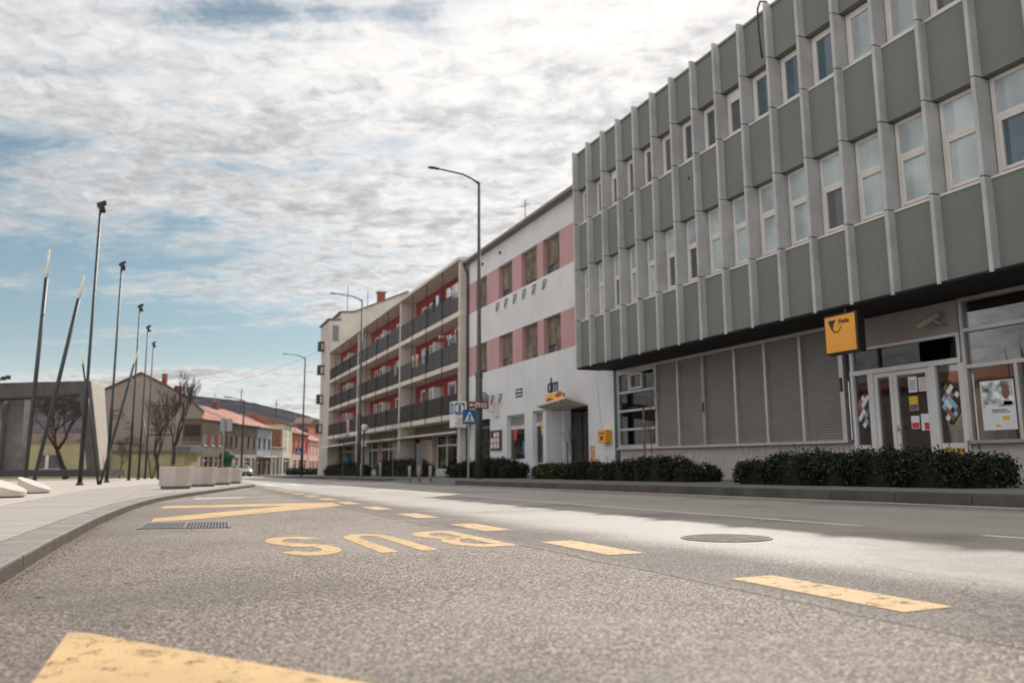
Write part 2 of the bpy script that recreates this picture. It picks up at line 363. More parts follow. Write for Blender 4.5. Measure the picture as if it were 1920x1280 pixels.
FRAMEW = mat('pvc_beige', (.66, .62, .595), .4, .05)
SILL = mat('sill_metal', (.52, .51, .50), .4, .08, metal=.3)
ALU = mat('aluminium', (.50, .48, .475), .38, .08, 2, metal=.5)
ALUD = mat('aluminium_worn', (.33, .30, .295), .5, .12, 2, metal=.3)
SHUT = m_slats('roller_shutter', (.205, .19, .18), .06, 2, .5, .7, (.21, .20, .195), .05)
STONE = mat('stone_plinth', (.44, .395, .365), .6, .12, 1.2, dirt=.35, fine=.25)
G_CURT = glass('pane_curtain', (.9,.9,.9), 1.75, 0, (.42, .48, .50), .03, .03)
G_DARK = glass('pane_dark', (.9,.9,.9), 1.75, 0, (.085, .10, .11), .02, .03)
G_BLUE = glass('pane_blue', (.9,.9,.9), 1.8, 0, (.07, .115, .15), .02, .03)
G_SHOP = glass('pane_shop', (.8,.8,.8), 1.62, .97, (.05,.05,.05), .01, .02)
G_DIM = glass('pane_dim', (.35,.36,.36), 1.6, .93, (.03,.03,.03), .015, .02)
ROOM = mat('room_beige', (.60, .50, .38), .9, .15, .8)
ROOMF = mat('room_floor', (.2, .18, .16), .6)
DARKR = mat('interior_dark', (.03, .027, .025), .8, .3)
WHITEW = mat('white_render', (.64, .648, .66), .9, .06, .7, .25, 40, dirt=.22)
PINK = mat('pink_render', (.49, .29, .30), .9, .06, .7, .25, 40, dirt=.2)
WOODSH = m_slats('wood_shutter', (.15, .112, .085), .085, 2, .8, 1.0, (.24, .19, .145), .18)
CREAM = mat('cream_render', (.52, .475, .425), .9, .1, .7, .25, 30, dirt=.4)
CREAM2 = mat('cream_slab', (.60, .56, .50), .85, .08, .7, dirt=.3)
REDW = mat('red_render', (.29, .05, .045), .9, .1, .8, dirt=.2)
RAIL = m_slats('brown_rail_sheet', (.016, .012, .011), .16, 1, .7, .6, (.045, .034, .03))
RAILG = m_slats('grey_rail_sheet', (.06, .055, .052), .28, 1, .6, .5)
BLACKM = mat('black_steel', (.02, .022, .024), .45, .2, 3, metal=.2)
DKGREY = mat('dark_grey_steel', (.045, .05, .052), .45, .15, 3, metal=.3)
LAMPM = mat('lamp_pole_grey', (.075, .078, .075), .5, .15, 3, metal=.3)
WOODT = mat('pale_timber', (.75, .66, .48), .7, .12, 6)
CONC = mat('concrete_light', (.40, .36, .32), .85, .12, 1.4, .4, 20, dirt=.3, fine=.2)
CONCD = mat('concrete_dark', (.20, .195, .195), .85, .2, 1.0, .4, 20, dirt=.5)
CONCV = mat('concrete_beam', (.075, .072, .072), .8, .2, 1.0, .3, 20)
PLANT = mat('planter_concrete', (.50, .44, .395), .85, .07, 2.0, .3, 60, fine=.25)
SEATW = mat('pale_stone', (.58, .515, .46), .8, .06, 2.5, .3, 60, fine=.25)
GOLD = mat('signal_yellow', (.78, .34, .035), .45, .05)
YELP = mat('post_yellow', (.72, .45, .02), .5, .08)
BLACKP = mat('black_plastic', (.012, .012, .012), .4)
BLUE = mat('sign_blue', (.012, .105, .29), .4, .05)
WHITEP = mat('sign_white', (.72, .72, .72), .45, .04)
NAVY = mat('navy', (.012, .015, .07), .4)
REDP = mat('bright_red', (.55, .03, .035), .45)
YELB = mat('sunny_yellow', (.8, .42, .03), .45)
BROWNS = mat('sign_brown', (.20, .065, .035), .5, .08)
WOODD = mat('notice_wood', (.12, .03, .02), .6, .15, 5)
PAPER = mat('paper', (.68, .69, .72), .8, .04)
TEAL = mat('teal_paint', (.01, .13, .15), .5, .1)
BARK = mat('bark', (.045, .036, .03), .9, .25, 8, .5, 30)
BARK2 = mat('bark_twigs', (.10, .082, .07), .9, .2, 8)
STAKE = mat('stake_wood', (.17, .10, .06), .85, .2, 8)
CARW = mat('car_silver', (.50, .54, .55), .25, .03, metal=.3, coat=.8)
RUBBER = mat('rubber', (.02, .02, .02), .8)

def m_leaf(name, c1, c2):
    m = bpy.data.materials.new(name); m.use_nodes = True; t = m.node_tree; b = t.nodes['Principled BSDF']
    P, _ = pos_of(t); n = NOISE(t, P, 9, 4, .7); n2 = NOISE(t, P, 55, 2, .6)
    c = MIXC(t, SS(t, M(t, 'ADD', M(t, 'MULTIPLY', n, .5), M(t, 'MULTIPLY', n2, .5)), .38, .66), c1, c2)
    LK(t, c, b.inputs['Base Color']); b.inputs['Roughness'].default_value = .5; b.inputs['Specular IOR Level'].default_value = .3
    return m
LEAF = m_leaf('hedge_leaf', (.003, .006, .0015), (.022, .029, .008))
LEAFY = m_leaf('hedge_leaf_yellowish', (.03, .04, .008), (.14, .13, .03))

# ================================================================= SETTING
def terr(x, y): return -SL*y
mb = MB(); S_ = 3200
mb.face([(-S_, -60, gz(-60)-.05), (S_, -60, gz(-60)-.05), (S_, S_, gz(S_)-.05), (-S_, S_, gz(S_)-.05)])
solo('ground', mb, mat('town_ground', (.16, .145, .13), .9, .2, .05), kind='structure')
mb = MB(); mb.face([(-14, -14, gz(-14)), (22, -14, gz(-14)), (70, 190, gz(190)), (-10, 190, gz(190))])
solo('road', mb, A, kind='structure')

# plaza kerb (bus bay edge)
kb = [(-.62, -10), (-.62, -6), (-.62, -2), (-.62, 1), (-.62, 2.4), (-.62, 3.8), (-.62, 4.7), (-.62, 5.6), (-.605, 6.5), (-.595, 7.5), (-.57, 8.4), (-.53, 9.3), (-.47, 10.7), (-.36, 12.2), (-.20, 13.8),
      (-.02, 14.9), (.16, 15.9), (.36, 16.9), (.60, 18.0), (.90, 19.4), (1.25, 21.1), (1.62, 22.9), (1.98, 24.6), (2.25, 25.9), (2.42, 27.0), (2.46, 28.5), (2.48, 36), (2.5, 44), (2.5, 60), (2.7, 75), (3.6, 90)]
def offs(pl, d):
    out = []
    for i, p in enumerate(pl):
        a = Vector(pl[max(i-1, 0)]); b = Vector(pl[min(i+1, len(pl)-1)]); t = (b-a).normalized(); n = Vector((-t.y, t.x))
        out.append((p[0]+n.x*d, p[1]+n.y*d))
    return out
def ribbon(mb, pl1, pl2, z0, z1, gap=0):
    for i in range(len(pl1)-1):
        q = [pl1[i], pl1[i+1], pl2[i+1], pl2[i]]
        if gap:
            L = (Vector(pl1[i+1])-Vector(pl1[i])).length; k = gap/L
            l = lambda a, b, s: (a[0]+(b[0]-a[0])*s, a[1]+(b[1]-a[1])*s)
            q = [l(q[0], q[1], k), l(q[0], q[1], 1-k), l(q[3], q[2], 1-k), l(q[3], q[2], k)]
        mb.prism(q, lambda x, y: gz(y, z0), lambda x, y: gz(y, z1))
def resample(pl, step, rng=None):
    out = [Vector(pl[0])]; acc = 0
    for i in range(len(pl)-1):
        a = Vector(pl[i]); b = Vector(pl[i+1]); L = (b-a).length; s = step-acc
        while s <= L: out.append(a+(b-a)*(s/L)); s += step
        acc = L-(s-step)
    return [tuple(p) for p in out]
kr = resample(kb, 1.02); ki = offs(kr, .24)
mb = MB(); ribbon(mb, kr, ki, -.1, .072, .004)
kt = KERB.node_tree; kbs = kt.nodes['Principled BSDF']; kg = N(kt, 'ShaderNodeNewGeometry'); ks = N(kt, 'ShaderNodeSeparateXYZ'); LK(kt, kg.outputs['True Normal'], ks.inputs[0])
kf = M(kt, 'MULTIPLY', M(kt, 'SUBTRACT', 1.0, SS(kt, ks.outputs[2], .3, .8)), M(kt, 'ADD', .55, M(kt, 'MULTIPLY', NOISE(kt, kg.outputs['Position'], 7, 5, .7), .5)))   # shade painted into the vertical faces, plus slight splash dirt
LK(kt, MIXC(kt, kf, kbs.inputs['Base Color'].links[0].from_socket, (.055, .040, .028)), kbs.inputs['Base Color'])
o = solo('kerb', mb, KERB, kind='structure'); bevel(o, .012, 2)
mb = MB(); ribbon(mb, offs(kr, .006), offs(kr, .24), -.1, .062)   # bedding mortar behind the joints
solo('kerb', mb, mat('kerb_joint', (.06, .055, .05), .9), kind='structure')
# plaza: plank paving next to the kerb, pale slabs beyond
ki2 = offs(kr, .243); pz = [(min(x-.35, -1.9+max(0, y-22)*.13), y) for x, y in kr]
mb = MB(); ribbon(mb, ki2, pz, -.1, .0725)
solo('pavement', mb, PLAZA, kind='structure')
mb = MB(); n_ = len(kr)
for i in range(n_-1):
    a, b = (pz[i][0]-.004, pz[i][1]), (pz[i+1][0]-.004, pz[i+1][1])
    mb.prism([a, b, (-70, b[1]), (-70, a[1])], lambda x, y: gz(y, -.1), lambda x, y: gz(y, .075))
solo('plaza', mb, PLAZA2, kind='structure')

# right pavement with kerb
def strip(mb, x0, x1, y0, y1, za, zb):      # top goes from za at x0 to zb at x1
    mb.add([(x0, y0, gz(y0, -.1)), (x1, y0, gz(y0, -.1)), (x1, y1, gz(y1, -.1)), (x0, y1, gz(y1, -.1)),
            (x0, y0, gz(y0, za)), (x1, y0, gz(y0, zb)), (x1, y1, gz(y1, zb)), (x0, y1, gz(y1, za))],
           [(3,2,1,0), (4,5,6,7), (0,1,5,4), (1,2,6,5), (2,3,7,6), (3,0,4,7)])
mb = MB()
strip(mb, 8.07, 14.4, -14, 23.2, .128, .128)
strip(mb, 9.8, 14.4, 23.2, 90, .128, .128); strip(mb, 14.4, 20, 37.5, 90, .12, .12)
strip(mb, 8.0, 9.8, 23.2, 33.4, .012, .128)
strip(mb, 8.6, 9.8, 33.4, 45, .128, .128); strip(mb, 8.3, 9.8, 45, 49, .012, .128); strip(mb, 9.0, 9.8, 49, 90, .128, .128)
strip(mb, 9.8, 34, 90, 150, .128, .128)
solo('pavement', mb, PAVE, kind='structure')
mb = MB()
y = -14
while y < 23.2:
    y1 = min(y+1.0, 23.2); mb.prism([(7.92, y+.004), (8.066, y+.004), (8.066, y1-.004), (7.92, y1-.004)], lambda x, yy: gz(yy, -.1), lambda x, yy: gz(yy, .132)); y += 1.0
for xa, ya, yb in ((8.46, 33.4, 45), (8.86, 49, 90)):
    y = ya
    while y < yb: mb.prism([(xa, y+.004), (xa+.136, y+.004), (xa+.136, y+1), (xa, y+1)], lambda x, yy: gz(yy, -.1), lambda x, yy: gz(yy, .132)); y += 1.0
o = solo('kerb', mb, KERB2, kind='structure'); bevel(o, .012, 2)

# ---- road markings
def mark(pts, m=YEL, dz=.002):
    mb = MB()
    n = len(pts); ar = sum(pts[i][0]*pts[(i+1)%n][1]-pts[(i+1)%n][0]*pts[i][1] for i in range(n))
    if ar < 0: pts = pts[::-1]
    mb.face([(x, y, gz(y, dz)) for x, y in pts]); return solo('road_marking', mb, m, kind='structure')
for k in range(13):
    yc = 2.19+1.80*k; xc = 2.09+.014*yc; L = .42 if k else .41
    mark([(xc-.105, yc-L), (xc+.105, yc-L), (xc+.105+.01, yc+L), (xc-.105+.01, yc+L)])
def quadstrip(m, ptsL, ptsR):
    mb = MB()
    for i in range(len(ptsL)-1):
        q = [ptsL[i], ptsR[i], ptsR[i+1], ptsL[i+1]]
        mb.face([(x, y, gz(y, .002)) for x, y in q])
    return solo('road_marking', mb, m, kind='structure')
# zigzag of the bus stop
mark([(-.18, 7.94), (.2, 8.21), (1.1, 9.3), (1.79, 10.09), (2.02, 10.5), (2.07, 11.46), (1.34, 11.64), (-.12, 11.79), (-.15, 10.95), (1.33, 10.80), (1.21, 10.51), (.31, 9.29), (-.17, 8.57)][::1])
mark([(-.25, 2.56), (-.255, 1.60), (.9, .15), (2.1, -1.3), (2.1, -.55), (.9, 1.02), (.36, 1.72), (-.2, 2.53)])
mark([(.31, 14.6), (1.16, 14.7), (1.17, 15.1), (.32, 15.1)], WHT)
# letters, readable from the other direction (each turned by 180 degrees)
def letter(strokes, xo, y0, wd, ht):
    """strokes: list of (left pts, right pts) in letter space 0..1 (x right, y up)"""
    mb = MB()
    for Lp, Rp in strokes:
        for i in range(len(Lp)-1):
            q = [Lp[i], Rp[i], Rp[i+1], Lp[i+1]]
            w3 = [(xo-x*wd, y0-y*ht) for x, y in q]       # 180 degree turn
            ar = sum(w3[k][0]*w3[(k+1)%4][1]-w3[(k+1)%4][0]*w3[k][1] for k in range(4))
            if ar < 0: w3 = w3[::-1]
            mb.face([(x, y, gz(y, .002)) for x, y in w3])
    return solo('road_marking', mb, YEL, kind='structure')
def arcst(cx, cy, rx, ry, tx, ty, a0, a1, n=14):
    o, i_ = [], []
    for k in range(n+1):
        a = R_(a0+(a1-a0)*k/n); o.append((cx+rx*math.cos(a), cy+ry*math.sin(a))); i_.append((cx+(rx-tx)*math.cos(a), cy+(ry-ty)*math.sin(a)))
    return o, i_
TX, TY = .30, .15
# S
letter([arcst(.5, .735, .5, .265, TX, TY, 15, 90), arcst(.5, .735, .5, .265, TX, TY, 90, 235, 18),
        ([(.19, .52), (.34, .475), (.62, .355)], [(.37, .64), (.64, .585), (.82, .49)]),
        arcst(.5, .265, .5, .265, TX, TY, 55, -90, 18), arcst(.5, .265, .5, .265, TX, TY, -90, -165, 8)], .885, 5.62, .34, 1.34)
# U
letter([([(0, 1), (0, .28)], [(TX, 1), (TX, .28)]), arcst(.5, .28, .5, .28, TX, .14, 180, 360, 20), ([(1, .28), (1, 1)], [(1-TX, .28), (1-TX, 1)])], 1.362, 5.58, .325, 1.33)
# B
letter([([(0, 0), (0, 1)], [(TX, 0), (TX, 1)]), arcst(.48, .73, .46, .27, TX, TY, 90, -90, 14), arcst(.48, .27, .52, .27, TX, TY, 90, -90, 14),
        ([(TX, 1), (.48, 1)], [(TX, .87), (.48, .87)]), ([(TX, .54), (.48, .54)], [(TX, .46), (.48, .46)]), ([(TX, .13), (.48, .13)], [(TX, 0), (.48, 0)])], 1.858, 5.56, .355, 1.28)
# white lines of the carriageway
for ya, yb in ((-3, .6), (1.8, 3.45), (4.39, 13.4), (15.2, 24.5)): mark([(4.58, ya), (4.68, ya), (4.68, yb), (4.58, yb)], WHT)
for ya, yb in ((34, 40), (46, 52), (58, 64), (70, 76)): mark([(4.62, ya), (4.74, ya), (4.74, yb), (4.62, yb)], WHT)
mark([(7.70, -8), (7.82, -8), (7.84, 22.6), (7.72, 22.6)], WHT)
for k in range(6): mark([(2.85+k*.86, 27.4), (3.3+k*.86, 27.4), (3.3+k*.86, 31.0), (2.85+k*.86, 31.0)], WHT)

# ---- manhole cover and drain grate
t = thing('manhole_cover', 'round cast iron manhole cover set in the main carriageway', 'manhole cover', (3.16, 4.07, gz(4.07, .002)), world=False)
ME = mat('cast_iron', (.27, .25, .225), .85, .2, 12, .6, 60, metal=.4)
def disc(r0, r1, z0, z1, n=40):
    mb = MB()
    for k in range(n):
        a, b = 2*math.pi*k/n, 2*math.pi*(k+1)/n
        P = [(r0*math.cos(a), r0*math.sin(a)), (r1*math.cos(a), r1*math.sin(a)), (r1*math.cos(b), r1*math.sin(b)), (r0*math.cos(b), r0*math.sin(b))]
        mb.prism(P, lambda x, y: z0-SL*y, lambda x, y: z1-SL*y)
    return mb
part(t, 'frame', disc(.256, .275, -.05, .004), ME); part(t, 'gap_ring', disc(.25, .256, -.05, .001), mat('dirt_dark', (.02, .018, .015), .9))
mb = disc(.0001, .25, -.05, .004, 40)
for i in range(-7, 8):
    for j in range(-7, 8):
        x, y = i*.032, j*.032
        if x*x+y*y < .235**2: mb.box(x-.011, x+.011, y-.011, y+.011, .002-SL*y, .0065-SL*y)
part(t, 'cover', mb, ME)
t = thing('drain_grate', 'rectangular grey metal drain grate in the bay beside the plaza kerb', 'drain grate', (.10, 7.24, gz(7.24)), 0, world=True)
GM = mat('galvanised', (.17, .165, .17), .5, .15, 8, metal=.4)
def gq(u, v): return (-.26+.69*u+.035*v, 7.0-.24*u+.70*v)
def gbox(mb, u0, u1, v0, v1, z0, z1): mb.prism([gq(u0, v0), gq(u1, v0), gq(u1, v1), gq(u0, v1)], lambda x, y: gz(y, z0), lambda x, y: gz(y, z1))
mb = MB(); gbox(mb, 0, 1, 0, 1, -.03, .0015); part(t, 'pit', mb, mat('pit_dark', (.02, .018, .017), .9))
mb = MB()
for q in ((0, 1, 0, .035), (0, 1, .965, 1), (0, .035, .035, .965), (.965, 1, .035, .965), (.49, .52, .035, .965)): gbox(mb, *q, -.02, .006)
part(t, 'frame', mb, GM)
mb = MB()
for k in range(26):
    u_ = .05+k*.0352
    if abs(u_-.505) > .02: gbox(mb, u_, u_+.016, .035, .965, -.01, .0045)
for k in range(1, 8): gbox(mb, .035, .965, k/8-.006, k/8+.006, -.01, .0035)
part(t, 'bars', mb, GM)

# small gravel and grit lying along the kerb
mb = MB(); rg = random.Random(3)
for k in range(900):
    y = rg.uniform(2.2, 9); x = -.60+abs(rg.gauss(0, .05)); r = rg.uniform(.0015, .005); z = gz(y)
    a = rg.random()*6
    vs = [(x+r*math.cos(a+q*2.1), y+r*math.sin(a+q*2.1), z) for q in range(3)] + [(x, y, z+r*.8)]
    mb.add(vs, [(0,1,3), (1,2,3), (2,0,3)])
solo('grit', mb, mat('grit', (.13, .10, .075), .9, .4, 60), 'brown grit and dust gathered at the foot of the plaza kerb', 'grit', kind='stuff')
mb = MB()
for (x, y, a) in ((.02, 3.9, .4), (-.15, 3.55, 2.1), (-.33, 3.9, 1.0), (-.05, 4.75, .2), (-.42, 3.3, 2.6)):
    r = .011; mb.add([(x+r*1.6*math.cos(a), y+r*1.6*math.sin(a), gz(y, .006)), (x+r*math.cos(a+1.5), y+r*.7*math.sin(a+1.5), gz(y, .002)), (x-r*1.5*math.cos(a), y-r*1.5*math.sin(a), gz(y, .008)), (x-r*math.cos(a+1.5), y-r*.7*math.sin(a+1.5), gz(y, .003))], [(0,1,2,3)])
solo('fallen_leaves', mb, mat('dead_leaf', (.10, .06, .03), .9), 'few small dark dead leaves scattered on the bay asphalt', 'leaves', kind='stuff')

# ---- hill behind the town
prof = [(-900, 700), (-500, 722), (-200, 735), (0, 741), (150, 741), (260, 740), (350, 742), (400, 747), (450, 752), (500, 763), (540, 772), (580, 782), (605, 790), (640, 800), (700, 822), (800, 842), (1100, 860), (2200, 880)]
def hillz(px):
    for (a, ya), (b, yb) in zip(prof, prof[1:]):
        if a <= px <= b: return ya+(yb-ya)*(px-a)/(b-a)
mb = MB(); rows = 26; cols = 260; rg = random.Random(5)
nz = [rg.uniform(-1, 1) for _ in range(1200)]
def n1d(x): i = math.floor(x); f = x-i; f = f*f*(3-2*f); return nz[i % 1200]*(1-f)+nz[(i+1) % 1200]*f
for j in range(rows+1):
    s = j/rows; d = 620+s*1000
    for i in range(cols+1):
        px = -900+3100*i/cols; g = W(px, d)
        top = hillz(px); hz = 869-.0058*(px-330)
        z = (hz-top)/1487*1620*(s**.85)
        z *= 1+.05*n1d(i*.23+j*.9)*(s < .97); z += .9*n1d(i*1.9+j*7.7)*s
        mb.v.append((g.x, g.y, .43+z-9*(1-s)))
for j in range(rows):
    for i in range(cols): a = j*(cols+1)+i; mb.f.append((a, a+1, a+cols+2, a+cols+1)); mb.mi.append(0)
HILL = mat('wooded_hill', (.056, .057, .070), .95, .25, .012, .6, .12, spec=0, col2=(.068, .062, .068))  # distance haze painted into the bluish base colour
solo('hill', mb, HILL, kind='structure', smooth=False)

# ================================================================= POST OFFICE
def plate(mb, x, ya, yb, za, zb, t=.03):     # thin plate facing -X
    mb.box(x, x+t, min(ya, yb), max(ya, yb), za, zb); return mb
def frame_x(mb, x0, x1, ya, yb, za, zb, w):  # rectangular frame in a YZ plane
    mb.box(x0, x1, ya, ya+w, za, zb); mb.box(x0, x1, yb-w, yb, za, zb); mb.box(x0, x1, ya+w, yb-w, za, za+w); mb.box(x0, x1, ya+w, yb-w, zb-w, zb)
po = thing('post_office', 'long grey green office building with rows of vertical ribs and an overhanging upper storey', 'building', (13.4, 13.0, gz(13)))
BAY = .966; YL = 22.92; NB = 20; YR = YL-BAY*NB
mb = MB(); mb.box(12.42, 26, YR, YL-.04, 3.56, 10.78); part(po, 'wall', mb, mat('inner_wall', (.25, .25, .24), .9))
for n, (za, zb) in enumerate(((3.46, 5.0), (6.80, 8.31), (9.58, 10.84))):
    mb = MB(); mb.box(12.20, 12.42, YR, YL-.04, za, zb); part(po, 'parapet_panel', mb, GREEN)
    mb = MB()
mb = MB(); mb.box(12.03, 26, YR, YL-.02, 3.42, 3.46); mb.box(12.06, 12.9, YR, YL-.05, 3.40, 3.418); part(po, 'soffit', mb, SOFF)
mb = MB(); mb.box(12.16, 26.05, YR, YL, 10.84, 10.90); part(po, 'roof', mb, mat('roof_trim', (.2, .2, .19), .6))
# ribs: slim fins made of stacked aluminium covers
segz = ((3.42, 5.03), (5.05, 6.78), (6.80, 8.34), (8.36, 9.56), (9.58, 10.92))
mb = MB()
for n, (za, zb) in enumerate(segz):
    dpt = .205 if n in (0, 2, 4) else .37
    mb.m = 0; mb.add([(0, -.022, za), (.02, -.038, za), (dpt, -.038, za), (dpt, .038, za), (.02, .038, za), (0, .022, za), (0, -.022, zb), (.02, -.038, zb), (dpt, -.038, zb), (dpt, .038, zb), (.02, .038, zb), (0, .022, zb)],
        [(5,4,3,2,1,0), (6,7,8,9,10,11)] + [(i, (i+1)%6, 6+(i+1)%6, 6+i) for i in range(6)])
    mb.m = 1
    if n < 4: mb.box(.012, dpt, -.04, .04, zb, zb+.021)
rib0 = None
for k in range(NB+1):
    yy = YL-BAY*k-.05
    if rib0 is None:
        rib0 = bpy.data.objects.new('rib', mb.mesh('rib', [RIB, RIBD])); C.objects.link(rib0); rib0.parent = po; r = rib0
    else: r = dup(rib0)
    r.location = Vector((12.0, yy, 0)) - po.location
# upper windows
def win_meshes(h, transom, w=BAY-.10, shut=0):
    f = MB(); d = .0; fw = .075
    frame_x(f, 0, .06, 0, w, 0, h, fw)
    panes = MB()
    if transom:
        zt = h*.60; f.box(0, .06, fw, w-fw, zt-.045, zt+.045); frame_x(f, -.015, .05, fw+.005, w-fw-.005, fw+.005, zt-.05, .06)
        panes.box(.03, .045, fw, w-fw, zt+.045, h-fw); panes.m = 1; panes.box(.03, .045, fw+.06, w-fw-.06, fw+.06, zt-.11)
    else:
        frame_x(f, -.015, .05, fw+.005, w-fw-.005, fw+.005, h-fw-.005, .06)
        panes.m = 1; panes.box(.03, .045, fw+.06, w-fw-.06, fw+.06, h-fw-.06)
    if shut: f.box(-.02, .02, fw+.02, w-fw-.02, h-shut, h-.04)
    f.box(-.185, .02, -.02, w+.02, -.05, -.008)      # sill
    return f, panes
wproto = {}
def add_window(par, x, y, z, h, transom, matl, shut=0):
    key = (round(h, 2), transom, tuple(m.name for m in matl), shut)
    if key not in wproto:
        f, p = win_meshes(h, transom, shut=shut)
        fo = bpy.data.objects.new('window', f.mesh('window', FRAMEW)); C.objects.link(fo)
        bevel(fo, .006, 1)
        g = bpy.data.objects.new('pane', p.mesh('pane', list(matl))); C.objects.link(g); g.parent = fo; wproto[key] = fo; o = fo
    else: o = dup(wproto[key])
    o.parent = par; o.location = Vector((x, y, z)) - par.location
    return o
rg = random.Random(11)
darkL = {3, 5, 9, 10, 16}; 
for k in range(NB):
    y0 = YL-BAY*(k+1)+.0
    lower_dark = k in (2, 5, 6, 11) or k >= 15
    pm = (G_CURT, G_BLUE if k >= 14 else G_DARK) if lower_dark else (G_CURT, G_CURT)
    add_window(po, 12.36, y0, 5.05, 1.74, True, pm)
    up = G_CURT if k in (12, 13) else (G_BLUE if k in (9, 10, 11) else G_DARK)
    add_window(po, 12.36, y0, 8.36, 1.20, False, (G_CURT, up), .30 if k in (2, 8) else 0)
# vent holes in the middle panels
for kk in (3, 6):
    yy = YL-BAY*(kk+.55)
    for dyy in (0, .2):
        mb = MB(); n = 14; mb.prism([(0, 0)]*0 or [(math.cos(6.283*i/n)*.045, math.sin(6.283*i/n)*.045) for i in range(n)], 0, .02)
        mb.v = [(12.19+p[2], yy-dyy+p[0], 7.86+p[1]) for p in mb.v]; part(po, 'vent_hole', mb, BLACKP)
# roof cable at rib 10
mb = MB(); yy = YL-BAY*10+.05
mb.tube([(12.35, yy+.02, 10.92), (12.2, yy+.03, 11.08), (12.05, yy+.05, 11.06), (11.97, yy+.06, 10.85), (11.96, yy+.05, 10.3), (11.97, yy, 9.6)], .022, 8); part(po, 'cable', mb, BLACKP, True)
# ground floor
GX = 13.44; gb = .12
mb = MB(); mb.box(GX, 13.7, 12.80, 22.60, gz(13, .1)-.3, .78); mb.box(GX, 13.7, YR, 10.12, gz(8, .1)-.3, .70); part(po, 'plinth', mb, STONE)
mb = MB(); mb.box(13.40, 13.64, 22.62, 22.86, -.4, 3.40); part(po, 'corner_post', mb, mat('teal_grey_post', (.04, .075, .085), .5))
mb = MB(); mb.box(13.45, 13.75, 12.74, 12.86, -.2, 3.40); part(po, 'column', mb, DARKR)
# room behind the shop glass
mb = MB(); mb.box(17.2, 17.4, YR, 12.7, -.3, 3.4); mb.box(13.9, 17.2, 12.72, 12.80, -.3, 3.4); part(po, 'inner_wall', mb, ROOM)
mb = MB(); mb.box(13.72, 17.2, YR, 12.7, -.3, -.02); part(po, 'floor', mb, ROOMF)
mb = MB(); mb.box(15.2, 15.4, 20.2, 22.6, -.3, 3.4); mb.box(13.72, 15.4, 20.10, 20.18, -.3, 3.4); part(po, 'inner_wall', mb, mat('room_grey', (.10, .10, .10), .9))
# head and sill rails
mb = MB(); mb.box(13.36, 13.50, 12.86, 22.60, 3.31, 3.40); mb.box(13.30, 13.50, 12.86, 22.60, .78, .84); part(po, 'shutter_rail', mb, ALU, bev=.006)
mb = MB(); mb.box(13.36, 13.50, YR, 10.06, 3.33, 3.40); mb.box(13.30, 13.50, YR, 10.06, .70, .76); part(po, 'window_rail', mb, ALUD)
# barred window at the left end
wy0, wy1 = 20.30, 22.60
f = MB(); frame_x(f, 13.38, 13.48, wy0, wy1, .84, 3.31, .09)
for z in (1.42, 2.02, 2.62): f.box(13.37, 13.49, wy0+.09, wy1-.09, z-.035, z+.035)
f.box(13.375, 13.485, 21.86, 21.93, 2.66, 3.22); frame_x(f, 13.36, 13.45, 21.05, 21.80, 2.68, 3.20, .07)
wf = part(po, 'window', f, ALU); mb = MB(); mb.box(13.44, 13.455, wy0+.09, wy1-.09, .92, 3.22); part(wf, 'pane', mb, G_DIM)
# roller shutters
edges = (20.30, 19.15, 17.95, 16.58, 15.42, 14.20, 12.98)
for a, b in zip(edges, edges[1:]):
    mb = MB(); mb.box(13.455, 13.485, b+.03, a-.03, .84, 3.31); part(po, 'roller_shutter', mb, SHUT)
for i, e in enumerate(edges):
    wd = .065 if i == 2 else (.04 if i != 6 else .06); mb = MB(); mb.box(13.37, 13.50, e-wd, e+wd, .84, 3.31); part(po, 'mullion', mb, ALUD if i == 2 else ALU)
mb = MB(); mb.box(13.35, 13.37, 17.93, 17.98, 1.75, 2.02); mb.box(13.35, 13.37, 12.96, 13.02, 1.9, 2.2); part(po, 'shutter_strap', mb, BLACKP)
# entrance
mb = MB(); mb.box(13.43, 13.6, 10.12, 12.74, 2.78, 3.40); part(po, 'lintel_panel', mb, mat('lintel', (.30, .26, .25), .7, .08, dirt=.2))
f = MB(); DF = FRAMEW2 = mat('door_frame_white', (.60, .58, .58), .4, .05)
f.box(13.38, 13.50, 10.10, 12.74, 2.72, 2.78); f.box(13.36, 13.50, 10.10, 12.74, 2.20, 2.30)
for a, b in ((12.66, 12.74), (12.14, 12.28), (10.66, 10.80), (10.06, 10.17)): f.box(13.37, 13.50, a, b, -.05, 2.20)
f.box(13.385, 13.495, 10.10, 10.17, 2.30, 2.72); f.box(13.385, 13.495, 12.66, 12.74, 2.30, 2.72)
f.box(13.39, 13.49, 10.17, 10.66, .62, .72); f.box(13.39, 13.49, 12.28, 12.66, .62, .72)
part(po, 'entrance_frame', f, DF, bev=.006)
mb = MB(); mb.box(13.44, 13.455, 10.17, 12.66, 2.30, 2.72); part(po, 'transom_pane', mb, G_SHOP)
mb = MB(); mb.box(13.39, 13.46, 11.96, 12.0, 2.30, 2.72); part(po, 'transom_bar', mb, BLACKP)
for a, b in ((10.17, 10.66), (12.28, 12.66)):
    mb = MB(); mb.box(13.44, 13.455, a, b, .72, 2.20); part(po, 'side_pane', mb, G_SHOP)
    mb = MB(); mb.box(13.42, 13.45, a, b, .06, .62); q = part(po, 'yellow_panel', mb, YELP)
    mb = MB(); yc = (a+b)/2; mb.slab([(13.417, yc+.14, .52), (13.417, yc+.02, .26), (13.417, yc-.02, .52)], (-.004, 0, 0)); part(q, 'horn_mark', mb, BLACKP)
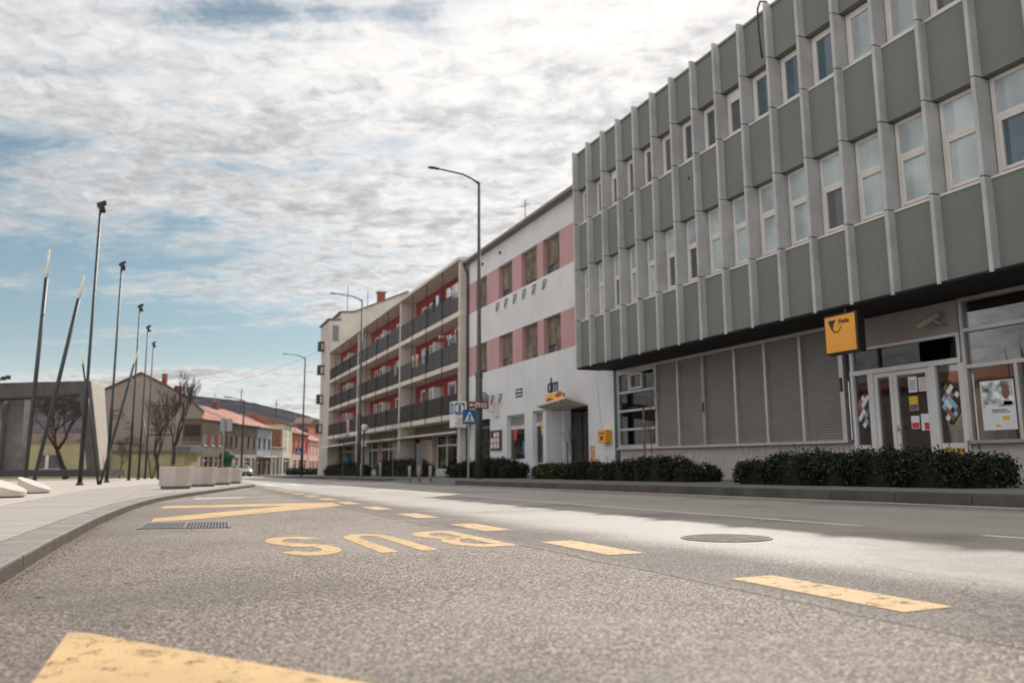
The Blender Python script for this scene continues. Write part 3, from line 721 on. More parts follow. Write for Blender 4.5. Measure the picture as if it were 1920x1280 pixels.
for a, b in ((11.66, 12.14), (10.80, 11.66)):
    f = MB(); frame_x(f, 13.395, 13.475, a+.005, b-.005, .0, 2.19, .085)
    d = part(po, 'door', f, DF); mb = MB(); mb.box(13.43, 13.445, a+.09, b-.09, .085, 2.105); part(d, 'pane', mb, G_SHOP)
    if b < 11.9: mb = MB(); mb.box(13.34, 13.39, b-.075, b-.05, .98, 1.10); mb.box(13.33, 13.35, b-.19, b-.05, 1.05, 1.075); part(d, 'handle', mb, ALU)
# big windows right of the door
f = MB()
for z in (2.11, 2.79): f.box(13.375, 13.495, YR, 10.06, z-.035, z+.035)
f.box(13.37, 13.5, 9.99, 10.055, .76, 3.33)
for a in (9.08, 7.7, 6.3, 5.0): f.box(13.385, 13.49, a-.03, a+.03, .76, 2.075)
part(po, 'window_frame', f, ALU)
for za, zb in ((.76, 2.075), (2.145, 2.755), (2.825, 3.33)):
    mb = MB(); mb.box(13.44, 13.455, YR, 9.99, za, zb); part(po, 'window_pane', mb, G_SHOP)
# furniture seen through the glass
t = thing('counter', 'pale counter with white top behind the rightmost ground floor window', 'counter', (15.4, 8.6, -.02))
mb = MB(); mb.box(14.9, 15.6, 6.5, 9.6, -.02, 1.05); part(t, 'body', mb, mat('counter_body', (.35, .33, .3), .7)); mb = MB(); mb.box(14.8, 15.7, 6.4, 9.7, 1.05, 1.1); part(t, 'top', mb, WHITEP)
for lab, (x, y) in (('dark office chair with a round back standing behind the right glass side panel', (14.5, 10.3)), ('dark office chair standing behind the wide glass door leaf', (15.0, 11.5))):
    t = thing('office_chair', lab, 'chair', (x, y, -.02), world=False, group='chairs in the post hall')
    mb = MB(); mb.box(-.24, .24, -.24, .24, .42, .5); part(t, 'seat', mb, BLACKP, bev=.03)
    mb = MB(); mb.box(.2, .26, -.22, .22, .6, 1.05); part(t, 'backrest', mb, BLACKP, bev=.03)
    mb = MB(); mb.tube([(0, 0, .1), (0, 0, .42)], .03); mb.bar((-.25, 0, .06), (.25, 0, .06), .05); mb.bar((0, -.25, .06), (0, .25, .06), .05); part(t, 'base', mb, ALUD)

# text helper
def text_mesh(s, size, ext=.003, shear=0, align='LEFT', bold=0):
    cu = bpy.data.curves.new('txt', 'FONT'); cu.body = s; cu.size = size; cu.extrude = ext; cu.shear = shear; cu.align_x = align; cu.offset = bold
    o = bpy.data.objects.new('txt', cu); C.objects.link(o)
    me = bpy.data.meshes.new_from_object(o); bpy.data.objects.remove(o); return me
MX = Matrix(((0, 0, -1), (-1, 0, 0), (0, 1, 0)))         # text on a wall that faces -X
MY = Matrix(((1, 0, 0), (0, 0, -1), (0, 1, 0)))          # text on a wall that faces -Y
def lettering(par, s, size, at, m, rot=MX, ext=.004, name='lettering', shear=0, align='LEFT', bold=0, sx=1):
    me = text_mesh(s, size, ext, shear, align, bold); me.name = name
    M4 = rot.to_4x4() @ Matrix.Diagonal((sx, 1, 1, 1)); me.transform(M4); me.materials.clear(); me.materials.append(m)
    o = bpy.data.objects.new(name, me); C.objects.link(o); o.parent = par; o.location = Vector(at) - (WORLDC.get(par.name, Vector()) if par else Vector()); return o

# yellow projecting sign
t = thing('post_sign', 'square yellow sign with black horn emblem hanging above the shutters by the entrance', 'sign', (12.02, 11.6, 2.5))
mb = MB(); mb.box(12.02, 12.22, 11.18, 12.02, 2.50, 3.30); part(t, 'casing', mb, BLACKP, bev=.01)
mb = MB(); mb.box(12.008, 12.03, 11.225, 11.985, 2.54, 3.26); face = part(t, 'face', mb, GOLD)
mb = MB(); hx = 12.002
mb.slab([(hx, 11.90, 3.19), (hx, 11.83, 3.02), (hx, 11.78, 3.03), (hx, 11.76, 3.10), (hx, 11.70, 3.19)][::-1], (.006, 0, 0))
pc = (11.70, 3.06); Lo, Li = [], []
for k in range(19):
    a = R_(190+k*9.5); th = .035*(1-k/24); Lo.append((pc[0]-.125*math.cos(a), pc[1]+.135*math.sin(a))); Li.append((pc[0]-(.125-th)*math.cos(a), pc[1]+(.135-th)*math.sin(a)))
for k in range(18): mb.slab([(hx, *Lo[k]), (hx, *Lo[k+1]), (hx, *Li[k+1]), (hx, *Li[k])], (.006, 0, 0))
part(face, 'horn_emblem', mb, BLACKP)
lettering(face, 'Po\u0161ta', .125, (12.004, 11.64, 3.10), BLACKP, shear=.25, ext=.003, bold=.002)
mb = MB(); mb.box(12.1, 12.16, 11.5, 11.56, 3.30, 3.42); part(t, 'hanger', mb, BLACKP)
# camera above the door
t = thing('security_camera', 'beige box shaped security camera mounted on the wall over the entrance', 'security camera', (13.3, 10.45, 2.9))
mb = MB(); a = Vector((13.30, 10.42, 3.16)); b = Vector((12.95, 10.62, 2.93)); mb.bar(a, b, .10, .10); part(t, 'housing', mb, mat('camera_beige', (.33, .27, .2), .5), bev=.012)
mb = MB(); mb.bar(a+Vector((0, -.0, .065)), b+Vector((-.03, .02, .065)), .13, .015); part(t, 'hood', mb, mat('camera_hood', (.22, .18, .13), .5))
mb = MB(); mb.tube([(13.44, 10.36, 2.96), (13.32, 10.38, 2.96), (13.2, 10.46, 3.05)], .022, 8); part(t, 'arm', mb, ALUD)

# posters and stickers on the panes
def poster(ya, yb, za, zb, lab, m=PAPER, x=13.425, cat='poster', draw=None, group='papers and posters on the post office glass'):
    t = thing('poster', lab, cat, (x, (ya+yb)/2, za), group=group)
    mb = MB(); mb.box(x, x+.003, min(ya, yb), max(ya, yb), za, zb); part(t, 'sheet', mb, m)
    if draw: draw(t, x)
    return t
def block(t, x, ya, yb, za, zb, m, name='printed_area'): mb = MB(); mb.box(x-.002, x, min(ya, yb), max(ya, yb), za, zb); part(t, name, mb, m)
PIC = mat('poster_photo', (.30, .22, .22), .6, .9, 5, col2=(.5, .55, .62)); PICT = mat('poster_teal', (.02, .25, .32), .6)
def dr(t, x):
    block(t, x, 9.20, 9.77, 1.34, 1.80, PIC); mb = MB(); mb.sphere((0, 0, 0), 1, 12, 8); mb.v = [(x-.003+p[0]*.001, 9.33+p[1]*.075, 1.60+p[2]*.13) for p in mb.v]; part(t, 'printed_figure', mb, mat('skin_print', (.22, .10, .07), .6))
    block(t, x, 9.22, 9.38, 1.36, 1.43, PICT)
    block(t, x, 9.33, 9.62, 1.27, 1.29, BLACKP, 'printed_line'); block(t, x, 9.27, 9.6, 1.235, 1.25, BLACKP, 'printed_line')
    block(t, x, 9.30, 9.43, 1.10, 1.17, YELP); block(t, x, 9.47, 9.56, .98, 1.03, YELP)
poster(9.17, 9.80, .93, 1.81, 'large poster with a photograph above white text field on the right hand window', draw=dr)
def d1(t, x): block(t, x, 11.25, 11.40, 1.88, 2.0, BLACKP, 'printed_line')
poster(11.12, 11.32, 1.74, 2.05, 'white printed notice at the top of the door glass, left one of two', draw=lambda t, x: [block(t, x, 11.15, 11.29, 1.80+k*.05, 1.815+k*.05, RIBD, 'printed_line') for k in range(4)])
poster(10.90, 11.09, 1.74, 2.02, 'plain cream notice at the top of the door glass beside the printed one', mat('cream_paper', (.6, .54, .48), .8))
poster(11.13, 11.33, 1.38, 1.66, 'yellow and violet leaflet in the middle of the door glass', YELP, draw=lambda t, x: block(t, x, 11.14, 11.32, 1.39, 1.50, mat('violet', (.12, .1, .25), .7)))
poster(11.13, 11.32, 1.02, 1.27, 'white and red leaflet low on the door glass, wider red base', draw=lambda t, x: block(t, x, 11.14, 11.31, 1.03, 1.14, REDP))
poster(10.90, 11.09, .98, 1.30, 'taller white leaflet with red corner low on the door glass', draw=lambda t, x: block(t, x, 10.91, 11.02, .99, 1.13, REDP))
cols_ = [PAPER, BLACKP, mat('sky_print', (.25, .45, .6), .6), mat('rose_print', (.35, .10, .14), .6), mat('brown_print', (.13, .06, .04), .6), mat('olive_print', (.18, .14, .03), .6)]
def stickers(yc, zc, cells, label):
    t = thing('window_sticker', label, 'sticker', (13.425, yc, zc-.4), group='tile pattern stickers on the entrance side panes')
    rr = random.Random(len(cells)); s = .075
    for i, j in cells:
        y = yc-(i-j)*s*.74*1.0; z = zc+(i+j)*s*.95
        k = rr.randrange(6) if 0 < abs(i+.3) < 2 else (0 if (i+j) % 2 else 1)
        mb = MB(); e = s*.98
        mb.slab([(13.425, y-e*.74, z), (13.425, y, z+e*.95), (13.425, y+e*.74, z), (13.425, y, z-e*.95)][::-1], (-.003, 0, 0)); part(t, 'tile', mb, cols_[k])
stickers(12.42, 1.50, [(i, j) for i in range(-3, 3) for j in range(-3, 3) if -1.5 < (j-i)/1.0 < 3.5 or abs(i+j) < 2], 'diamond of small square stickers on the left side pane of the entrance')
stickers(10.44, 1.55, [(i, j) for i in range(-3, 3) for j in range(-3, 3) if -3.5 < (j-i)/1.0 < 2.5], 'diamond of small square stickers on the right side pane of the entrance')

# ================================================================= WHITE AND PINK BUILDING
wb = thing('shop_building', 'white three storey building with pink window bands and closed wooden shutters', 'building', (13.5, 30, gz(30)))
WX = 13.44; Y0, Y1 = 22.92, 37.35; TOPZ = 10.5
wins = [(26.82, 28.35), (28.95, 30.55), (31.6, 33.2), (34.75, 36.25)]
def wall_openings(mb, x, t, ya, yb, za, zb, ops):     # ops: list of (y0,y1,z0,z1), non overlapping in y
    ops = sorted(ops); c = ya
    for (a, b, p, q) in ops:
        if a > c: mb.box(x, x+t, c, a, za, zb)
        if p > za: mb.box(x, x+t, a, b, za, p)
        if q < zb: mb.box(x, x+t, a, b, q, zb)
        c = b
    if c < yb: mb.box(x, x+t, c, yb, za, zb)
mb = MB()
gops = [(30.36, 32.30, .45, 2.42), (27.45, 29.55, .30, 2.46), (24.75, 26.70, -.6, 2.46), (34.35, 36.6, -.6, 2.42)]
wall_openings(mb, WX, .3, Y0, Y1, -1, 4.66, gops)
mb.box(WX, WX+.3, Y0, Y1, 6.14, 7.88); mb.box(WX, WX+.3, Y0, Y1, 9.42, TOPZ)
mb.box(WX, WX+10, Y1-.02, Y1, -1, TOPZ); mb.box(WX+.3, WX+10, Y0, Y0+.1, -1, TOPZ)
part(wb, 'wall', mb, WHITEW)
for za, zb in ((4.66, 6.14), (7.88, 9.42)):
    c_ = Y0
    for a, b in wins+[(Y1, Y1)]:
        mb = MB(); mb.box(WX, WX+.3, c_, a, za, zb); part(wb, 'pink_band', mb, PINK); c_ = b
gaps = {0: (.0, .0, 0), 1: (0, 0, 0)}
rg = random.Random(4)
for lv, (za, zb) in enumerate(((4.66, 6.14), (7.88, 9.42))):
    for i, (a, b) in enumerate(wins):
        mb = MB(); frame_x(mb, WX+.20, WX+.28, a, b, za, zb, .06); mb.box(WX+.20, WX+.27, (a+b)/2-.03, (a+b)/2+.03, za, zb); wd = part(wb, 'window', mb, mat('old_wood', (.16, .11, .08), .8))
        mb = MB(); m_ = (a+b)/2
        ga = [(.28, .0), (0, .1), (.35, .0), (.12, .12)][(i+lv*2) % 4]
        mb.box(WX+.185, WX+.205, a+.06, m_-.03, za+.06+ga[1], zb-.06); mb.box(WX+.185, WX+.205, m_+.03, b-.06, za+.06+ga[0], zb-.06); part(wd, 'shutter', mb, WOODSH)
        mb = MB(); mb.box(WX+.24, WX+.25, a+.06, b-.06, za+.06, zb-.06); part(wd, 'pane', mb, G_DARK)
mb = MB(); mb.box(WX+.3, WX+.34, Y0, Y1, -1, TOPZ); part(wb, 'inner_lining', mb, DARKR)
# roof: low pitch, eave board and gutter
mb = MB(); mb.add([(WX-.22, Y0, 10.60), (WX-.22, Y1+.1, 10.60), (WX+6, Y1+.1, 11.5), (WX+6, Y0, 11.5), (WX-.22, Y0, 10.50), (WX-.22, Y1+.1, 10.50), (WX+6, Y1+.1, 10.50), (WX+6, Y0, 10.50)],
                  [(3,2,1,0), (4,5,6,7), (0,1,5,4), (1,2,6,5), (2,3,7,6), (3,0,4,7)]); part(wb, 'roof', mb, mat('roof_grey', (.2, .19, .18), .8))
mb = MB(); mb.tube([(WX-.30, Y0, 10.60), (WX-.30, Y1+.3, 10.58)], .075, 10); part(wb, 'gutter', mb, ALUD, True)
mb = MB(); mb.tube([(WX-.28, Y1+.02, 10.56), (WX-.20, Y1-.03, 10.3), (WX-.08, Y1-.06, 10.0), (WX-.08, Y1-.06, -.4)], .06, 10); part(wb, 'downpipe', mb, mat('downpipe', (.06, .065, .068), .5), True)
for y in (32.9, 35.2): mb = MB(); mb.box(WX-.05, WX, y, y+.18, 10.0, 10.12); part(wb, 'vent', mb, WOODD)
# antenna
t = thing('antenna', 'thin television aerial standing on the roof of the white building', 'antenna', (14.2, 31.8, 10.8))
mb = MB(); mb.tube([(14.2, 31.8, 10.6), (14.2, 31.8, 12.35)], .03, 6); part(t, 'mast', mb, ALUD)
mb = MB(); mb.bar((14.2, 31.5, 12.1), (14.2, 32.15, 12.1), .02)
for k in range(5): mb.bar((14.0, 31.55+k*.14, 12.1), (14.4, 31.55+k*.14, 12.1), .012)
part(t, 'elements', mb, ALUD)
# ground floor windows and door
for (a, b, p, q) in gops[:2]:
    f = MB(); frame_x(f, WX+.14, WX+.24, a, b, p, q, .08); f.box(WX+.13, WX+.24, a+.08, b-.08, q-.62, q-.46)
    wd = part(wb, 'shop_window', f, mat('shop_frame', (.5, .5, .5), .5)); mb = MB(); mb.box(WX+.18, WX+.19, a+.08, b-.08, p+.08, q-.62); part(wd, 'pane', mb, G_SHOP)
    mb = MB(); mb.box(WX+.18, WX+.2, a+.08, b-.08, q-.46, q-.08); part(wd, 'fascia', mb, mat('fascia_grey', (.2, .21, .2), .6))
mb = MB(); mb.box(15.5, 15.6, 27, 33, -1, 2.6); part(wb, 'inner_wall', mb, mat('shop_inside', (.14, .13, .12), .9, .5, 2))
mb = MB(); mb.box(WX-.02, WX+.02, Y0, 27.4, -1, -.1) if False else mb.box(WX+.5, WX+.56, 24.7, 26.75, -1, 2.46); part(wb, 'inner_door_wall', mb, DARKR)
f = MB(); frame_x(f, WX+.3, WX+.38, 25.0, 26.5, -.5, 2.3, .07); f.box(WX+.3, WX+.38, 25.72, 25.80, -.5, 2.3); d = part(wb, 'door', f, ALU)
mb = MB(); mb.box(WX+.33, WX+.34, 25.07, 26.43, -.43, 2.23); part(d, 'pane', mb, G_DIM)
f = MB(); frame_x(f, WX+.2, WX+.28, 34.40, 36.55, -.6, 2.1, .12); d = part(wb, 'door', f, TEAL, label='teal framed door at the far end of the white front')
mb = MB(); mb.box(WX+.23, WX+.24, 34.5, 36.45, -.5, 2.0); part(d, 'pane', mb, G_DIM)
# wing wall and canopy at the shop door
mb = MB(); mb.box(12.72, WX, 26.75, 27.02, -.6, 2.28); part(wb, 'wing_wall', mb, WHITEW)
mb = MB()
mb.slab([(12.55, 27.25, 2.46), (12.55, 24.75, 2.62), (13.43, 24.75, 2.38), (13.43, 27.25, 2.30)][::-1], (0, 0, .07)); part(wb, 'canopy', mb, CREAM2)
# crack in the render
mb = MB(); rg = random.Random(9); pts = []; y, z = 24.1, 3.3
for k in range(22):
    pts.append((y, z)); z -= .095; y += rg.uniform(-.07, .055)
for (a, b) in zip(pts, pts[1:]): mb.bar((WX-.001, a[0], a[1]), (WX-.001, b[0], b[1]), .008, .012)
part(wb, 'crack', mb, mat('crack', (.2, .2, .2), .9))
# left over brackets
def vbracket(y, z, lab, grp):
    mb = MB(); mb.bar((WX, y+.16, z), (WX-.10, y+.02, z-.42), .032); mb.bar((WX, y-.16, z-.02), (WX-.10, y, z-.42), .032); mb.bar((WX-.02, y-.16, z), (WX-.02, y+.16, z), .03)
    solo('bracket', mb, mat('bracket_grey', (.16, .155, .15), .6), lab, 'bracket', grp)
for k in range(6): vbracket(33.3-k*1.02 - k*k*.0, 7.72-.0*k, 'empty wall bracket in the row of six under the upper shutters', 'six empty brackets on the white wall')
for y, l in ((34.0, 'left one of two low empty brackets beside the round wall lamp'), (33.0, 'right one of two low empty brackets, nearer the street name plate')): vbracket(y, 3.45, l, 'two low empty brackets')
# street name plate
t = thing('street_plate', 'small dark blue street name plate on the white wall above the shop windows', 'sign', (13.42, 30.9, 3.2))
mb = MB(); mb.box(13.415, 13.44, 30.55, 31.25, 3.16, 3.52); q = part(t, 'plate', mb, NAVY)
mb = MB(); mb.box(13.411, 13.415, 30.62, 31.18, 3.38, 3.44); mb.box(13.411, 13.415, 30.60, 31.20, 3.23, 3.28); part(t, 'lettering', mb, WHITEP)
# notice board
t = thing('notice_board', 'dark brown notice board with white papers on the white wall', 'notice board', (13.36, 33.5, .9))
mb = MB(); mb.box(13.37, 13.44, 32.86, 34.16, .92, 1.84); part(t, 'case', mb, WOODD, bev=.01)
rg = random.Random(2)
for i in range(3):
    for j in range(3):
        if (i, j) == (0, 2): continue
        y = 33.93-i*.36; z = 1.02+j*.25; mb = MB(); mb.box(13.362, 13.37, y-.12, y+.12, z, z+.21); part(t, 'paper', mb, PAPER)
# drugstore sign on the canopy
t = thing('shop_sign', 'shop sign of dark letters over a red and yellow wave standing on the canopy', 'sign', (12.6, 25.6, 2.55))
lettering(t, 'dm', .80, (12.62, 26.40, 2.93), NAVY, shear=.15, ext=.02, bold=.0, sx=.9)
def wave(col, ph, z0, name):
    mb = MB(); n = 16
    for k in range(n):
        a, b = k/n, (k+1)/n
        za = lambda s: z0+.10*math.sin(s*6.28+ph); tt = lambda s: .085
        ya = 26.45-a*1.45; yb = 26.45-b*1.45
        mb.box(12.60, 12.66, yb, ya, 0, 1) if False else mb.slab([(12.60, ya, za(a)-tt(a)), (12.60, yb, za(b)-tt(b)), (12.60, yb, za(b)+tt(b)), (12.60, ya, za(a)+tt(a))], (.06 if name == 'yellow_wave' else .055, 0, 0))
    part(t, name, mb, col)
wave(REDP, 3.3, 2.72, 'red_wave'); wave(YELB, .2, 2.72, 'yellow_wave')
t.children[-1].location.x -= .02
mb = MB(); mb.bar((12.66, 26.1, 2.5), (12.66, 26.1, 2.95), .03); mb.bar((12.66, 25.4, 2.5), (12.66, 25.4, 2.95), .03); part(t, 'supports', mb, ALUD)
# promo shapes in the shop windows
def promo(yc, zc, m, lab, kind):
    mb = MB(); n = 20
    if kind == 'balloon':
        pts = [(math.sin(6.283*k/n)*.24, math.cos(6.283*k/n)*.26+(.0 if math.cos(6.283*k/n) > -.6 else -.16)) for k in range(n)]
    else: pts = [(-.2, -.28), (.2, -.28), (.2, .28), (-.2, .28)]
    mb.slab([(WX+.16, yc+p[0], zc+p[1]) for p in pts], (.006, 0, 0))
    solo('window_sticker', mb, m, lab, 'sticker', 'promotion stickers in the shop windows')
promo(31.75, 1.72, REDP, 'red tag shaped sticker in the left shop window', 'balloon'); promo(28.85, 1.85, YELB, 'yellow drop shaped sticker in the right shop window', 'balloon')
promo(27.85, 1.15, REDP, 'red rectangular sticker at the right edge of the right shop window', 'r'); promo(28.15, 1.35, PAPER, 'white paper sheet between the yellow and red stickers', 'r'); promo(30.75, 1.0, BLUE, 'blue rectangular sticker low in the left shop window', 'r')
# yellow mail box
t = thing('mail_box', 'small yellow mail box fixed to the white wall near the shutters', 'mail box', (13.3, 23.35, 1.0))
mb = MB(); mb.box(13.18, 13.44, 23.10, 23.62, 1.02, 1.46); part(t, 'body', mb, GOLD, bev=.02)
mb = MB(); mb.box(13.17, 13.18, 23.17, 23.55, 1.32, 1.36); part(t, 'slot', mb, BLACKP)
mb = MB(); mb.box(13.174, 13.18, 23.28, 23.44, 1.12, 1.25); part(t, 'emblem', mb, BLACKP)
mb = MB(); mb.box(13.425, 13.44, 24.3, 24.62, .42, .95); solo('poster', mb, mat('orange_print', (.6, .3, .16), .7, .5, 9), 'small pale orange poster on the white wall beside the shop door', 'poster')
# round lamp on wall bracket
t = thing('wall_lamp', 'large dull globe lamp on a wall bracket of the white building', 'lamp', (13.0, 34.3, 3.2))
GLOB = mat('dull_globe', (.22, .215, .21), .45, .1, 2, coat=.3)
mb = MB(); mb.sphere((12.75, 33.55, 3.28), .33, 24, 16, .92); part(t, 'globe', mb, GLOB, True)
mb = MB(); mb.tube([(13.44, 33.4, 2.75), (13.1, 33.45, 2.7), (12.75, 33.55, 2.82), (12.75, 33.55, 3.0)], .035, 8); mb.box(13.3, 13.44, 33.2, 33.6, 2.45, 3.05); part(t, 'bracket', mb, CREAM2)

# ================================================================= RED BALCONY BUILDING
rb = thing('balcony_building', 'cream apartment building with deep balconies and red back walls', 'building', (13.5, 55, gz(55)))
RX = 13.0; RW = 14.05; RY0, RY1 = 37.37, 75.2; mods = [37.37, 49.3, 62.3, 75.2]
FL = [2.85, 5.47, 8.10]; RTOP = 10.72
mb = MB(); mb.box(RW, 24, RY0, RY1, 2.6, RTOP); part(rb, 'red_wall', mb, REDW)
mb = MB(); mb.box(RW-.06, RW, RY0+.34, RY1, -1.4, -.5); part(rb, 'plinth', mb, STONE)
for z in FL: mb = MB(); mb.box(RX, RW, RY0, RY1, z-.27, z); part(rb, 'balcony_slab', mb, CREAM2)
mb = MB(); mb.add([(RX-.12, RY0-.05, RTOP+.16), (RX-.12, RY1, RTOP+.16), (24, RY1, 12.2), (24, RY0-.05, 12.2), (RX-.12, RY0-.05, RTOP), (RX-.12, RY1, RTOP), (24, RY1, RTOP), (24, RY0-.05, RTOP)],
                  [(3,2,1,0), (4,5,6,7), (0,1,5,4), (1,2,6,5), (2,3,7,6), (3,0,4,7)]); part(rb, 'roof', mb, CREAM2)
for i, y in enumerate(mods):
    a, b = (y, y+.34) if i == 0 else (y-.16, y+.16)
    for z0, z1 in zip((-1.4, *FL), (FL[0]-.27, FL[1]-.27, FL[2]-.27, RTOP)):
        if i and z0 < 0: z1 = FL[0]-.27
        mb = MB(); mb.box(RX+.004, RW, a, b, z0, z1); part(rb, 'party_wall', mb, CREAM)
for i in range(3):
    ya, yb = mods[i]+(.34 if i == 0 else .16), mods[i+1]-.16; ym = (ya+yb)/2
    for li, z in enumerate(FL):
        zt = (FL+[RTOP+.27])[li+1]-.27
        # low screen wall in the middle
        mb = MB(); mb.box(RX+.45, RW, ym-.08, ym+.08, z, z+1.85); part(rb, 'screen_wall', mb, WHITEW)
        # railing
        grey = (i, li) in ((0, 2), (1, 2)) or (i, li) == (0, 1)
        mid = ym if grey else yb
        mb = MB(); mb.box(RX+.03, RX+.06, ya+.03, ym-.4, z+.08, z+1.0); mb.box(RX+.03, RX+.06, ym-.3, yb-.03, z+.08, z+1.0); part(rb, 'railing_sheet', mb, RAILG if grey else RAIL)
        mb = MB(); mb.box(RX+.02, RX+.07, ya, yb, z+1.0, z+1.05)
        n = 8
        for k in range(n+1): yy = ya+.02+(yb-ya-.06)*k/n; mb.box(RX+.02, RX+.06, yy, yy+.03, z, z+1.0)
        part(rb, 'railing', mb, BLACKM)
        # doors and windows on the red wall
        for k, (yd, wd_, z0, z1) in enumerate(((ya+1.6, 1.0, .02, 2.0), (ya+3.3, 1.3, .95, 2.0), (yb-2.4, .95, .02, 2.0), (yb-4.3, 1.2, .95, 2.0))):
            f = MB(); frame_x(f, RW-.05, RW+.02, yd, yd+wd_, z+z0, z+z1, .11)
            if z0 < .5: f.box(RW-.045, RW+.02, yd+.11, yd+wd_-.11, z+.7, z+.85)
            wd = part(rb, 'window' if z0 > .5 else 'balcony_door', f, WHITEP); mb = MB(); mb.box(RW-.02, RW-.01, yd+.11, yd+wd_-.11, z+z0+.05, z+z1-.11); part(wd, 'pane', mb, G_DARK if (i+li+k) % 3 else G_CURT)
    for q in (.25, .5, .75):
        yy = mods[i]+(mods[i+1]-mods[i])*q; mb = MB(); mb.tube([(RX-.02, yy, FL[0]-.3), (RX-.02, yy, RTOP)], .022, 6); part(rb, 'tension_rod', mb, BLACKM)
# ground floor: ledge, recessed fronts
mb = MB(); mb.box(12.88, RW, RY0+.34, 62.2, 1.86, 1.96); part(rb, 'ledge', mb, CREAM)
mb = MB(); mb.box(RW, RW+.3, RY0, RY1, 1.96, 2.6); part(rb, 'shop_fascia', mb, mat('fascia_brown', (.13, .115, .095), .8, .2, 1))
gy = lambda px: Yat(px, RW, 850)
sh = [(gy(876)+0, gy(816)), (gy(810), gy(764)), (gy(757), gy(712)), (gy(708), gy(682)), (gy(676), gy(645)), (gy(642), gy(628))]
SHW = mat('shop_wall_warm', (.34, .25, .19), .85, .12, 1); c = RY0+.34
segs = []
for a, b in sh: segs.append((c, a)); c = b
segs.append((c, RY1))
for a, b in segs:
    if b > a+.02: mb = MB(); mb.box(RW, RW+.3, a, b, -1.4, 1.96); part(rb, 'shop_wall', mb, SHW)
ORG = mat('shop_orange', (.50, .24, .15), .8, .25, 1.2)
for i, (a, b) in enumerate(sh):
    zf = gz((a+b)/2, .13)
    if i == 1:
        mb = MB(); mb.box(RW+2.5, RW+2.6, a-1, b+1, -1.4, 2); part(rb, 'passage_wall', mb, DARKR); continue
    f = MB(); frame_x(f, RW+.1, RW+.17, a, b, zf+(.35 if i != 0 else .30), 1.96, .1); f.box(RW+.09, RW+.18, a+.1, b-.1, 1.3, 1.4)
    n = 3 if i in (0, 2) else 2
    for k in range(1, n): yy = a+(b-a)*k/n; f.box(RW+.095, RW+.175, yy-.05, yy+.05, zf+.4, 1.9)
    f.box(RW+.02, RW+.2, a, b, zf-.3, zf+.35)
    wd = part(rb, 'shop_window', f, WHITEP if i in (0, 2, 3) else ALU); mb = MB(); mb.box(RW+.13, RW+.14, a+.1, b-.1, zf+.4, 1.9); part(wd, 'pane', mb, G_SHOP)
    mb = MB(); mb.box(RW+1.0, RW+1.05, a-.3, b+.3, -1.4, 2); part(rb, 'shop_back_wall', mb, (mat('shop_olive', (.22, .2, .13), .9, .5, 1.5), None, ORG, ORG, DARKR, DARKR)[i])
mb = MB(); mb.box(RX+.15, RX+.5, gy(763)-1.6, gy(763)-1.2, -1.0, 1.86); part(rb, 'column', mb, CREAM)
mb = MB(); mb.tube([(RW-.1, gy(759), -.7), (RW-.1, gy(759), 1.86)], .06, 8); part(rb, 'drain_pipe', mb, mat('pipe_redbrown', (.16, .04, .03), .6))
# end block, taller, with a gable wall towards the camera
mb = MB(); Yb = 75.2
pts = [(13.0, -1.5), (13.0, 10.6), (12.85, 13.9), (13.95, 14.0), (13.95, 14.75), (15.2, 14.85), (20.6, 17.3), (26, 16.6), (26, -1.5)]
mb.slab([(x, Yb, z) for x, z in pts][::1], (0, 5.0, 0)); part(rb, 'end_block', mb, CREAM)
mb = MB(); mb.slab([(13.8, Yb-.15, 14.75), (15.2, Yb-.15, 14.86), (20.6, Yb-.15, 17.31), (20.6, Yb-.15, 17.45), (15.2, Yb-.15, 15.0), (13.8, Yb-.15, 14.88)], (0, 5.3, 0)); mb.box(12.7, 14.0, Yb-.15, Yb+5, 13.98, 14.1); part(rb, 'end_roof', mb, mat('roof_edge_grey', (.13, .13, .13), .7))
f = MB(); f.box(13.15, 13.8, Yb-.03, Yb+.02, 11.9, 13.5); wd = part(rb, 'window', f, ALUD); mb = MB(); mb.box(13.22, 13.73, Yb-.04, Yb-.03, 11.98, 13.42); part(wd, 'pane', mb, G_DARK)
mb = MB(); mb.box(17.7, 18.4, Yb+.5, Yb+1.2, 15.6, 17.15); q = part(rb, 'chimney', mb, mat('chimney_brick', (.30, .08, .05), .9, .25, 3)); mb = MB(); mb.box(17.6, 18.5, Yb+.4, Yb+1.3, 17.15, 17.27); part(q, 'cap', mb, CONCD)
for z in (11.35, 9.0, 6.1, 3.2):
    mb = MB(); mb.box(12.42, 13.0, 78.2, 79.0, z, z+.12); mb.box(12.42, 12.5, 78.2, 79.0, z+.12, z+.85); mb.box(12.42, 13, 78.2, 79.0, z+.85, z+.93); mb.box(12.5, 12.68, 78.2, 78.28, z+.12, z+.85); part(rb, 'side_balcony', mb, mat('balcony_dark', (.06, .06, .05), .8, .4, 3))
mb = MB(); mb.slab([(12.1, 62.5, 1.78), (12.1, 75, 1.72), (14.05, 75, 2.1), (14.05, 62.5, 2.15)][::-1], (0, 0, .05)); part(rb, 'awning', mb, WHITEP)
mb = MB(); mb.tube([(14.1, 52, 11.0), (14.1, 52, 12.0)], .03, 6); mb.bar((13.9, 52, 11.8), (14.4, 52, 11.8), .04); mb.tube([(14.1, 46, 11.0), (14.1, 46, 11.7)], .03, 6); part(rb, 'roof_aerials', mb, BLACKM)
mb = MB(); mb.tube([(14.7, 76, 14.8), (14.7, 76, 17.6)], .03, 6); mb.tube([(16.8, 76.5, 15.5), (16.8, 76.5, 17.4)], .03, 6); part(rb, 'roof_aerials', mb, BLACKM)

